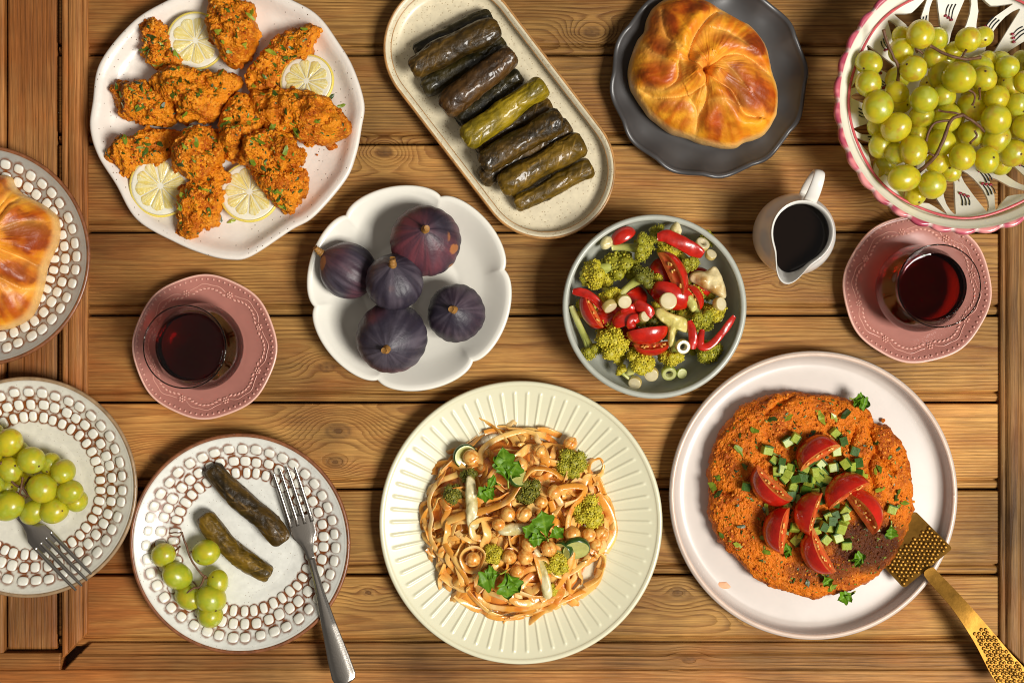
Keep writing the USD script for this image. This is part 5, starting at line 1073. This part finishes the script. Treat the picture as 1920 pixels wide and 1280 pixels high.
LEAD = [  # noodles one can follow in the photograph: points in the crop, lift above the heap, half width
 ([(285, 655), (400, 605), (520, 572), (600, 535), (650, 470), (705, 408), (780, 412), (835, 450)], .008, .0040), ([(385, 432), (300, 470), (260, 545), (272, 620), (262, 690), (290, 755), (330, 810)], .006, .0027), ([(960, 512), (885, 560), (855, 640), (872, 760), (850, 850), (800, 930), (740, 968)], .009, .0030),
 ([(690, 1035), (620, 1052), (585, 1080), (610, 1115), (680, 1090), (760, 1020), (900, 955), (980, 925)], .002, .0026), ([(945, 440), (955, 385), (1000, 366), (1020, 402), (1000, 440), (955, 448)], .003, .0026), ([(495, 790), (470, 835), (425, 835), (402, 790), (420, 750), (465, 735), (500, 765), (480, 830), (450, 870)], .007, .0026), ([(440, 186), (500, 212), (560, 252), (600, 300)], .004, .0034),
 ([(320, 352), (400, 325), (470, 330)], .002, .0026), ([(312, 1018), (380, 960), (430, 915)], .002, .0046), ([(275, 545), (225, 575), (240, 640), (275, 680)], .003, .0026), ([(330, 815), (305, 890), (322, 965), (370, 968), (400, 900), (380, 820)], .003, .0028), ([(985, 515), (1035, 600), (1055, 690), (1020, 775)], .004, .0040), ([(975, 760), (1015, 800), (990, 880), (930, 920)], .005, .0036),
 ([(478, 390), (490, 330), (560, 278), (680, 245), (765, 262)], .006, .0030), ([(400, 905), (470, 985), (520, 1030), (580, 1058)], .003, .0030), ([(925, 1040), (880, 990), (850, 960)], .002, .0050), ([(715, 755), (740, 850), (765, 945), (740, 965)], .008, .0040), ([(590, 240), (620, 205), (640, 215)], .003, .0040), ([(280, 440), (290, 400), (360, 390), (430, 430)], .003, .0028),
 ([(500, 700), (455, 690), (450, 640), (500, 615), (560, 620)], .008, .0032), ([(640, 860), (690, 830), (735, 830), (780, 870)], .007, .0028), ([(830, 560), (800, 500), (860, 480), (930, 490), (900, 540), (840, 560)], .007, .0034), ([(470, 960), (520, 1000), (640, 1010), (760, 985), (860, 940)], .004, .0028), ([(560, 900), (640, 930), (720, 955), (800, 950)], .006, .0030), ([(700, 330), (760, 370), (850, 395), (930, 400)], .005, .0032), ([(300, 700), (350, 760), (400, 840), (430, 900)], .005, .0030), ([(760, 800), (820, 860), (900, 830), (950, 780)], .006, .0032)]
for i, (pts, up, w) in enumerate(LEAD):
    xy = WP(MP(spline(pts, 60)), .028); u = np.linspace(0, 1, 60)
    z = np.maximum(.0105, pm(xy[:, 0], xy[:, 1]) + up * np.sin(PI * np.clip(u, .04, .96)) ** .5 * .8)
    noodle(np.c_[xy, z], w, 900 + i, .35, .36)
pz = lambda x, y, up=0.0: (lambda w: np.array([w[0], w[1], float(pm(w[0], w[1])) + up]))(W(*MP([(x, y)])[0], .036))
chick = mat('chickpea', None, 0.34, col=True, bump=.0003, bscale=300, coat_weight=.4, coat_roughness=.12, subsurface_weight=.2, subsurface_radius=(1, .6, .3), subsurface_scale=.003)
CHK = [(870, 305), (738, 335), (440, 362), (600, 597), (668, 597), (742, 546), (797, 505), (690, 725), (606, 780), (674, 780), (946, 692), (876, 685), (1003, 690), (640, 845), (450, 793), (652, 392), (775, 745), (560, 640), (980, 735)]
CHL = ['chickpea at the upper right, perched on a broccoli crown', 'yellowish chickpea under the noodles at the top of the heap', 'chickpea lying inside the dark rimmed zucchini slice', 'left one of two chickpeas side by side above the middle', 'right one of two chickpeas side by side above the middle', 'chickpea just under the dark broccoli crown of the middle', 'chickpea right of the dark middle broccoli, by a looped noodle', 'chickpea directly below the three pointed parsley leaf', 'chickpea beside the small yellow broccoli, left of the middle', 'chickpea at the top end of the long pale stalk strip', 'chickpea above the tilted zucchini slice', 'chickpea beside the crossing noodle, left of the tilted zucchini', 'chickpea farthest right, next to the tilted zucchini slice', 'chickpea low in the heap, above the lowest parsley sprig', 'chickpea in the middle of the noodle coil on the left', 'chickpea behind the tall parsley leaf', 'chickpea half under the right arm of the three pointed leaf', 'chickpea left of the three pointed parsley leaf', 'chickpea at the right border below the tilted zucchini']
for i, (x, y) in enumerate(CHK):
    g = rng(800 + i); v, f = ico(4); u = v.copy()
    v = v * (1 - .10 * np.exp(-(u[:, 0] / .14) ** 2) * (u[:, 2] > -.2) + .22 * np.exp(-((u - [0, .95, .25]) ** 2).sum(1) / .05))[:, None] * (1 + .10 * (fb(u * 1.6 + i, 1, 2, i) - .5))[:, None]
    R = .0070 * g.uniform(.84, 1.1); F = frame(g.normal(0, .8, 3) + [0, 0, .6], g.uniform(0, 6)); p = pz(x, y, .0075 if i not in (0,) else .010)
    col = mixc(S(238, 180, 96), S(214, 132, 46), sm(.35, .65, fb(u + i, 2.2, 3, i))); col = mixc(col, S(190, 84, 34), sm(.62, .8, fb(u * 1 + i, 5, 2, i)) * .5)
    solo('chickpea', CHL[i], 'chickpea', (v * R @ F.T + p, f), chick, p - [0, 0, R], 'chickpeas on the pasta', col=col)
gp2 = 'broccoli on the pasta'
for i, (x, y, r, tone, lab) in enumerate([(365, 520, 52, 'dark', 'dark broccoli piece at the left edge of the noodles'), (690, 505, 62, 'dark', 'dark broccoli crown above the middle of the noodles'), (872, 385, 72, 'green', 'broccoli crown at the upper right under a chickpea'), (945, 600, 74, 'yellow', 'light green broccoli crown framed by a noodle on the right'), (805, 815, 56, 'yellow', 'sauced broccoli crown in the lower right of the noodles'), (538, 770, 46, 'yellow', 'small yellow broccoli piece beside the noodle coil'), (430, 440, 40, 'dark', 'dark green broccoli bit under the zucchini slice'), (790, 930, 30, 'yellow', 'tiny yellow broccoli bit at the lower edge')]):
    R = r / 2.286 * k(.03) * .95; p = pz(x, y, .0035); broccoli('broccoli_floret', lab, p, R, (.25 * math.sin(i), .25 * math.cos(i * 2), 1), R * .9, tone, 840 + i, gp2, 240)
zuc_skin = mat('zucchini_skin', S(44, 74, 20), 0.3, mott=.35, mscale=200, coat_weight=.4, coat_roughness=.1); zuc_flesh = mat('zucchini_flesh', S(186, 186, 104), 0.3, mott=.15, mscale=150, coat_weight=.4, coat_roughness=.1, subsurface_weight=.2, subsurface_radius=(1, 1, .5), subsurface_scale=.003)
for i, (x, y, r, tl, up, lab) in enumerate([(415, 358, 54, (.3, -.2, 1), .004, 'zucchini slice at the upper left carrying a chickpea'), (890, 745, 62, (.1, -.75, .8), .009, 'tilted zucchini slice on the right, coated with sauce'), (838, 752, 44, (-.6, -.5, .7), .006, 'zucchini slice half hidden behind the crossing noodle'), (640, 440, 46, (.5, .4, .8), .008, 'pale zucchini slice under the topmost parsley leaf')]):
    c = pz(x, y, up); R = r / 2.286 * k(.03); F = frame(tl); t = T('zucchini_slice', lab, 'zucchini', c - [0, 0, .003], 'zucchini slices on the pasta'); h = .0028
    v, f = lathe([(R * .9, -h), (R * .985, -h * .8), (R, 0), (R * .985, h * .8), (R * .90, h)], (0, 0, 0), 60); t.part('skin', (v @ F.T + c, f), zuc_skin)
    v, f = lathe([(.0001, -h), (R * .9, -h), (R * .9, -h * .9)], (0, 0, 0), 60); v2, f2 = lathe([(R * .9, h * .9), (R * .9, h), (R * .7, h * .92), (R * .4, h * .75), (.0001, h * .7)], (0, 0, 0), 60); t.part('flesh', tuple(q for q in join([(v @ F.T + c, f), (v2 @ F.T + c, f2)])), zuc_flesh)
for i, (pts, lab) in enumerate([([(420, 450), (440, 438), (462, 470), (470, 560), (478, 650), (430, 665), (418, 560)], 'upright pale stalk strip at the left of the noodles'), ([(706, 760), (730, 752), (770, 850), (790, 950), (755, 962), (735, 880)], 'long pale stalk strip in the lower middle of the noodles'), ([(560, 655), (640, 640), (720, 650), (650, 690), (570, 690)], 'pale ragged strip across the middle of the noodles')]):
    p = pz(*np.mean(pts, 0)); chunk(lab, pts, p[2] + .002, .008, 860 + i, 'pale stalk strips on the pasta', MP)
# ---------------------------------------------------------------- flat-leaf parsley
leaf_g = [mat('parsley_leaf', None, 0.45, col=True, bump=.0004, bscale=300, specular_ior_level=.3)]
def leaflet(P0, P1, w, z0, z1, seed, teeth=3, curl=.25):
    """One leaflet from its foot P0 to its tip P1 (world xy), half width w."""
    g = rng(seed); d = np.array(P1) - P0; L = np.hypot(*d); d = d / L; n = np.array([-d[1], d[0]])
    nu, nv = 34, 13; u = np.linspace(0, 1, nu); V = np.linspace(-1, 1, nv)
    lob = 1 + .20 * np.abs(np.sin(u * PI * teeth + .3)) * np.sign(np.sin(u * 2 * PI * teeth + .6)) * (u > .35)
    half = w * np.clip(np.sin(PI * u ** 1.35) ** .8 * (.55 + .75 * sm(.1, .6, u)) * lob + .03, .02, 2)
    half[-1] = w * .05
    x = L * u[:, None] + .12 * L * np.abs(V)[None, :] * sm(.4, 1, u)[:, None] * -.6; y = half[:, None] * V[None, :]
    zz = z0 + (z1 - z0) * u[:, None] + .0016 * np.abs(V)[None, :] ** 1.4 * (1 + np.sin(u * 9 + seed))[:, None] - curl * L * (u[:, None] - .4) ** 2 + .0008 * np.sin(u * 15 + seed)[:, None]
    xy = np.asarray(P0)[None, None] + x[..., None] * d + y[..., None] * n
    top = np.concatenate([xy, zz[..., None]], -1).reshape(-1, 3); bot = top - [0, 0, .00035]
    f = grid_faces(nu, nv); m = len(top); f2 = np.vstack([f[:, ::-1], f + m]) if np.cross(top[f[0, 1]] - top[f[0, 0]], top[f[0, 2]] - top[f[0, 0]])[2] < 0 else np.vstack([f, f[:, ::-1] + m])
    ed = np.r_[np.arange(nv), np.arange(nv - 1, nu * nv, nv)[1:], np.arange(nu * nv - 1, (nu - 1) * nv - 1, -1)[1:], np.arange((nu - 1) * nv, -1, -nv)[1:]]
    e2 = np.stack([np.stack([ed[:-1], ed[:-1] + m, ed[1:] + m], 1), np.stack([ed[:-1], ed[1:] + m, ed[1:]], 1)]).reshape(-1, 3)
    v = np.vstack([top, bot]); V2 = np.tile(np.abs(np.tile(V, nu)), 2); U2 = np.tile(np.repeat(u, nv), 2)
    vein = np.maximum(np.exp(-(V2 / .09) ** 2), .6 * np.exp(-(((U2 * 5 - V2 * 1.2) % 1 - .5) / .12) ** 2))
    col = mixc(mixc(S(58, 98, 8), S(98, 140, 18), fb(v, 90, 2, seed)), S(140, 172, 54), vein * .45)
    return v, np.vstack([f2, e2]), col
def sprig(label, M, z, stem, leaves, seed, group, dz=.004, name='parsley_sprig'):
    P = WP(M(stem), z); t = T(name, label, 'parsley', (P[0][0], P[0][1], z - .002), group)
    if len(stem) > 1: t.part('stem', tube(spline(np.c_[P, np.full(len(P), z + .0005)], 16), .0008, 7), leaf_g[0], col=None) if False else t.part('stem', tube(spline(np.c_[P, np.full(len(P), z + .0005)], 16), .0008, 7), herb[3])
    for i, (a, b, w) in enumerate(leaves):
        A, B = WP(M([a, b]), z); sc_ = np.linalg.norm(B - A) / (np.linalg.norm(np.subtract(b, a)) + 1e-9)
        v, f, c = leaflet(A, B, w * sc_, z + .0015, z + dz, seed * 10 + i); t.part('leaflet', (v, f), leaf_g[0], col=c)
gs = 'parsley sprigs on the pasta'
zt = float(pm(*W(*MP([(600, 420)])[0], .04)[:2])) + .013
sprig('tall parsley leaf standing out at the top of the noodles', MP, zt, [(602, 492), (598, 430)], [((600, 465), (575, 308), 34), ((600, 465), (648, 368), 30), ((598, 460), (552, 345), 26)], 1, gs)
sprig('small light parsley leaf left of the tall one', MP, zt, [(570, 480), (550, 470)], [((558, 475), (510, 452), 24), ((552, 488), (462, 528), 26), ((545, 480), (500, 540), 20)], 2, gs)
zt = float(pm(*W(*MP([(760, 660)])[0], .04)[:2])) + .013
sprig('three pointed parsley leaf in the middle of the noodles', MP, zt, [(772, 720), (768, 690)], [((768, 706), (742, 580), 36), ((768, 706), (655, 652), 26), ((770, 708), (682, 712), 22), ((770, 705), (842, 660), 22)], 3, gs)
zt = float(pm(*W(*MP([(560, 890)])[0], .04)[:2])) + .012
sprig('parsley sprig of two big leaves at the lower edge of the noodles', MP, zt, [(596, 842), (575, 855), (560, 858)], [((565, 856), (466, 905), 36), ((558, 850), (500, 848), 24), ((590, 850), (602, 972), 34), ((596, 850), (652, 938), 28)], 4, gs)
# ---------------------------------------------------------------- the big lentil cake and its topping
CO = [(180, 560), (185, 450), (210, 370), (250, 310), (300, 250), (390, 210), (490, 185), (560, 198), (640, 203), (720, 222), (778, 258), (805, 312), (860, 322), (905, 385), (932, 460), (945, 540), (945, 620), (930, 700), (900, 765), (860, 830), (800, 890), (720, 930), (640, 950), (580, 965), (500, 945), (430, 930), (360, 890), (300, 830), (240, 770), (205, 720), (180, 640)]
zb = .0075; hC = .026
co = spline(WP(ZK(CO), zb + hC * .6), 200, True)
CR_ = [spline(WP(ZK(l), zb + hC), 30) for l in ([(395, 275), (440, 240), (500, 205)], [(800, 300), (795, 340), (812, 420), (860, 475), (880, 490)], [(735, 330), (715, 380), (720, 410)], [(210, 555), (260, 570)], [(800, 420), (780, 470), (800, 540)])]
bc = WP(ZK([(775, 765)]), zb + hC)[0]
def cake_d(xy, P, Tt):
    p = xy.reshape(-1, 2); z = np.zeros(len(p))
    for l in CR_:
        d, sd, al = seg_dist(p, l); z -= .0050 * np.exp(-d / .0016) - .0016 * np.exp(-((d - .006) / .005) ** 2)
    q = np.concatenate([xy, 0 * P[..., None]], -1)
    return (z.reshape(P.shape) + .006 * (fb(q, 26, 3, 3) - .5) + .0045 * (fb(q, 90, 3, 4) - .5)) * sm(1.03, .9, P)
v, f, rho, th = mound(co, zb, hC, 420, 130, 4.0, cake_d, under=.45)
v[:, :2] += ((np.stack([fb(v, 130, 3, 1), fb(v, 130, 3, 2)], 1) - .5) * .007) * sm(.86, 1, rho)[:, None]
v = crumble(v, f, .0010, 330, 5, 2); v = crumble(v, f, .0009, 760, 6, 2); v[:, 2] = np.maximum(v[:, 2], zb)
a, b = fb(v, 70, 4, 11), fb(v, 620, 2, 12)
col = mixc(S(212, 110, 14), S(164, 74, 6), sm(.4, .66, a)); col = mixc(col, S(226, 136, 36), sm(.52, .74, b) * .65); col = mixc(col, S(104, 42, 6), sm(.64, .78, fb(v, 170, 3, 9)) * .5)
e = np.hypot((v[:, 0] - bc[0]) / .046, (v[:, 1] - bc[1]) / .030); e2 = np.hypot((v[:, 0] - bc[0] + .040) / .042, (v[:, 1] - bc[1] + .022) / .018)
burn = np.maximum(1 - sm(.5, 1.15, e + .55 * (fb(v, 120, 3, 15) - .5)), .75 * (1 - sm(.4, 1.1, e2 + .6 * (fb(v, 120, 3, 16) - .5))))
col = mixc(col, S(50, 24, 14), burn * .88)
cake = T('lentil_cake', 'big round orange lentil cake with a burnt patch, topped with tomato wedges', 'lentil cake', (co[:, 0].mean(), co[:, 1].mean(), zb))
cake.part('cake_body', (v, f), lentil, col=col)
CS = Surf(v, f); g = rng(91)
gm, gc = grains(CS, g, 1700, lambda q: co.mean(0) + (co[q.integers(0, 200)] - co.mean(0)) * math.sqrt(q.uniform(0, .98)), .0006, .0016, 3, 1.0)
ge = np.hypot((gm[0][:, 0] - bc[0]) / .046, (gm[0][:, 1] - bc[1]) / .030); gc = mixc(gc, S(56, 28, 16), (1 - sm(.5, 1.0, ge)) * .85)
cake.part('grains', gm, lentil, col=gc, kind='stuff')
bits = [[], [], []]
for i in range(420):
    t_, r_ = g.uniform(0, 2 * PI), math.sqrt(g.uniform(0, .95)); e = co[int(t_ / (2 * PI) * 200) % 200]; p, n = CS.at(*(co.mean(0) + (e - co.mean(0)) * r_)); big = i < 70
    cv, cf = chip(g, g.uniform(.0036, .0078) if big else g.uniform(.001, .0026), g.uniform(.3, .6)); m = (cv @ frame(n + g.normal(0, .2, 3), g.uniform(0, 6.3)).T + p + n * (.0004 if big else -.0001), cf); kx = g.integers(0, 4)
    if big: cake.part('parsley_piece', m, herb[kx], smooth=False)
    else: bits[min(kx, 2)].append(m)
for kx, bb in enumerate(bits): cake.part('herb_specks', join(bb), herb[kx], smooth=False, kind='stuff')
def ct(x, y): w = W(*ZK([(x, y)])[0], zb + hC + .006); return CS.at(w[0], w[1])[0]
# diced cucumber
cuc_f = mat('cucumber_flesh', S(150, 166, 54), 0.45, specular_ior_level=.3, mott=.15, mscale=300, bump=.0006, bscale=300, coat_weight=.15, coat_roughness=.2, subsurface_weight=.2, subsurface_radius=(.8, 1, .4), subsurface_scale=.003); cuc_s = mat('cucumber_skin', S(52, 84, 14), 0.5, specular_ior_level=.25, bump=.0005, bscale=260, mott=.3, mscale=250)
CU = [(475, 378), (502, 358), (395, 410), (425, 447), (437, 486), (490, 472), (465, 517), (318, 543), (540, 472), (602, 493), (642, 470), (530, 512), (560, 532), (600, 535), (497, 548), (472, 612), (655, 345), (728, 412), (740, 457), (710, 470), (742, 495), (690, 635), (655, 650), (632, 702), (662, 735), (690, 682), (695, 765), (580, 705), (622, 742), (510, 747), (505, 700), (605, 600), (625, 650), (575, 490), (520, 455), (455, 450), (600, 460), (540, 560), (480, 580), (648, 610), (585, 570), (685, 372), (660, 410), (615, 560), (690, 455), (866, 632), (500, 520), (570, 515), (545, 545), (515, 590), (590, 510), (620, 520), (475, 495), (450, 480), (560, 450), (580, 440), (690, 655), (672, 700), (640, 670), (610, 690), (530, 730), (555, 585)]
up_ = {}
for i, (x, y) in enumerate(CU):
    g = rng(930 + i); p = ct(x, y); s = np.array([.0086, .0078, .0070]) * g.uniform(.75, 1.15, 3); near = min([np.hypot(x - a_, y - b_) for a_, b_ in CU[:i]] or [99])
    p = p + [0, 0, s[2] * .42 + (.0035 if near < 34 else 0)]
    F = frame(g.normal(0, .22, 3) + [0, 0, 1], g.uniform(0, 3))
    sp_ = [trimesh.creation.icosphere(1, .0006).apply_translation((np.array([a_, b_, c_]) * (s / 2 - .0006))) for a_ in (-1, 1) for b_ in (-1, 1) for c_ in (-1, 1)]
    hull = trimesh.util.concatenate(sp_).convex_hull; hv, hf = np.array(hull.vertices), np.array(hull.faces)
    t = T('cucumber_dice', 'small glossy green cucumber cube piled on the lentil cake', 'cucumber', p - [0, 0, s[2] / 2], 'diced cucumber on the lentil cake')
    t.part('flesh', (hv @ F.T + p, hf), cuc_f, smooth=30)
    sx = trimesh.creation.box([s[0] * .98, s[1] * .98, .0012]); svv = np.array(sx.vertices); svv[:, 2] += -.10 * (svv[:, 0] / s[0]) ** 2 * s[2]
    G = [np.eye(3), rot([0, 1, 0], PI / 2), rot([1, 0, 0], PI / 2), rot([1, 0, 0], -PI / 2)][g.integers(0, 4)]; h_ = [s[2], s[0], s[1], s[1]][0] / 2
    t.part('skin', ((svv + [0, 0, max(s) / 2 * .96]) @ G.T @ F.T + p, np.array(sx.faces)), cuc_s, smooth=False)
gw = 'tomato wedges on the lentil cake'
for i, (x, y, ax, ay, a, b, rl, sp_, lab) in enumerate([(575, 410, 652, 362, 88, 92, 18, 92, 'topmost tomato wedge on the lentil cake'), (395, 550, 462, 612, 92, 90, 162, 92, 'tomato wedge farthest left, pointing to the lower right'), (430, 702, 442, 622, 88, 90, 16, 92, 'upright tomato wedge below the leftmost one, cut face showing'), (543, 637, 565, 560, 84, 84, 20, 92, 'tomato wedge in the very middle of the cucumber heap'), (682, 548, 755, 502, 90, 92, 22, 92, 'tomato wedge right of the middle, slanting upward'), (762, 620, 715, 555, 94, 92, 158, 92, 'tomato wedge farthest right on the cake'), (578, 793, 540, 718, 92, 90, 16, 92, 'lowest tomato wedge, beside the burnt patch')]):
    p = ct(x, y); d = W(*ZK([(ax, ay)])[0], .04) - W(*ZK([(x, y)])[0], .04); kk = k(.042) / 2.0
    wedge('tomato_wedge', lab, p + [0, 0, .0125], math.atan2(d[1], d[0]), a * kk, b * kk, math.radians(rl), math.radians(sp_), 950 + i, gw)
for i, (x, y, r) in enumerate([(832, 296, 9), (945, 600, 7)]):
    v, f = ico(3); p = W(*ZK([(x, y)])[0], .009); v = v * r / 2 * PX * [1, .8, .7]; solo('lentil_crumb', ['crumb fallen beside the upper right edge of the lentil cake', 'crumb on the right edge of the lentil cake'][i], 'crumb', (crumble(v, f, .0008, 420, i, 3) + p, f), lentil, p, 'lentil crumbs beside the cake', col=lentil_color(v + i, 80 + i))
for i, (x, y, rx, ry) in enumerate([(232, 915, 26, 16)]):
    a_ = np.arange(40) * 2 * PI / 40; o_ = np.stack([x + rx * np.cos(a_) * (1 + .25 * np.sin(3 * a_ + i)), y + ry * np.sin(a_) * (1 + .2 * np.cos(2 * a_))], 1)
    v, f, _, _ = mound(WP(ZK(o_), .0085),   .0064, .0006, 60, 20, 2.0, under=.05); p = v.mean(0); solo('sauce_smear', ['pale orange smear on the bare pearly plate, left below the lentil cake', 'smaller upper orange smear on the bare pearly plate', 'lowest small orange smear on the bare pearly plate'][i], 'smear', (v, f), mat('oil_smear', S(222, 160, 116), .5), p)
gl = 'parsley leaves on the lentil cake plate'
for i, (x, y, st, lv, lab) in enumerate([(740, 225, [(705, 212), (730, 222)], [((715, 216), (765, 208), 16), ((720, 220), (783, 240), 20), ((715, 220), (740, 240), 12)], 'dark parsley leaf on the upper right edge of the cake'), (690, 950, [(728, 935), (700, 948)], [((722, 938), (658, 970), 20), ((715, 945), (690, 970), 12)], 'green parsley leaf at the lower edge of the cake'), (740, 815, [(700, 820), (730, 815)], [((705, 822), (765, 798), 18), ((720, 815), (745, 835), 14)], 'parsley leaf on the burnt patch'), (860, 700, [(862, 670), (862, 700)], [((862, 680), (858, 745), 18)], 'parsley leaf near the right edge of the cake'), (620, 890, [(600, 870), (620, 890)], [((605, 875), (632, 915), 16)], 'parsley leaf under the lowest tomato wedge'), (465, 785, [(445, 790), (470, 785)], [((446, 790), (490, 770), 18), ((455, 790), (480, 800), 12)], 'pale parsley leaf below the leftmost tomato wedges')]):
    p = ct(x, y); sprig(lab, ZK, float(p[2]) + .0015, st, lv, 40 + i, gl, .003, 'parsley_leaf')
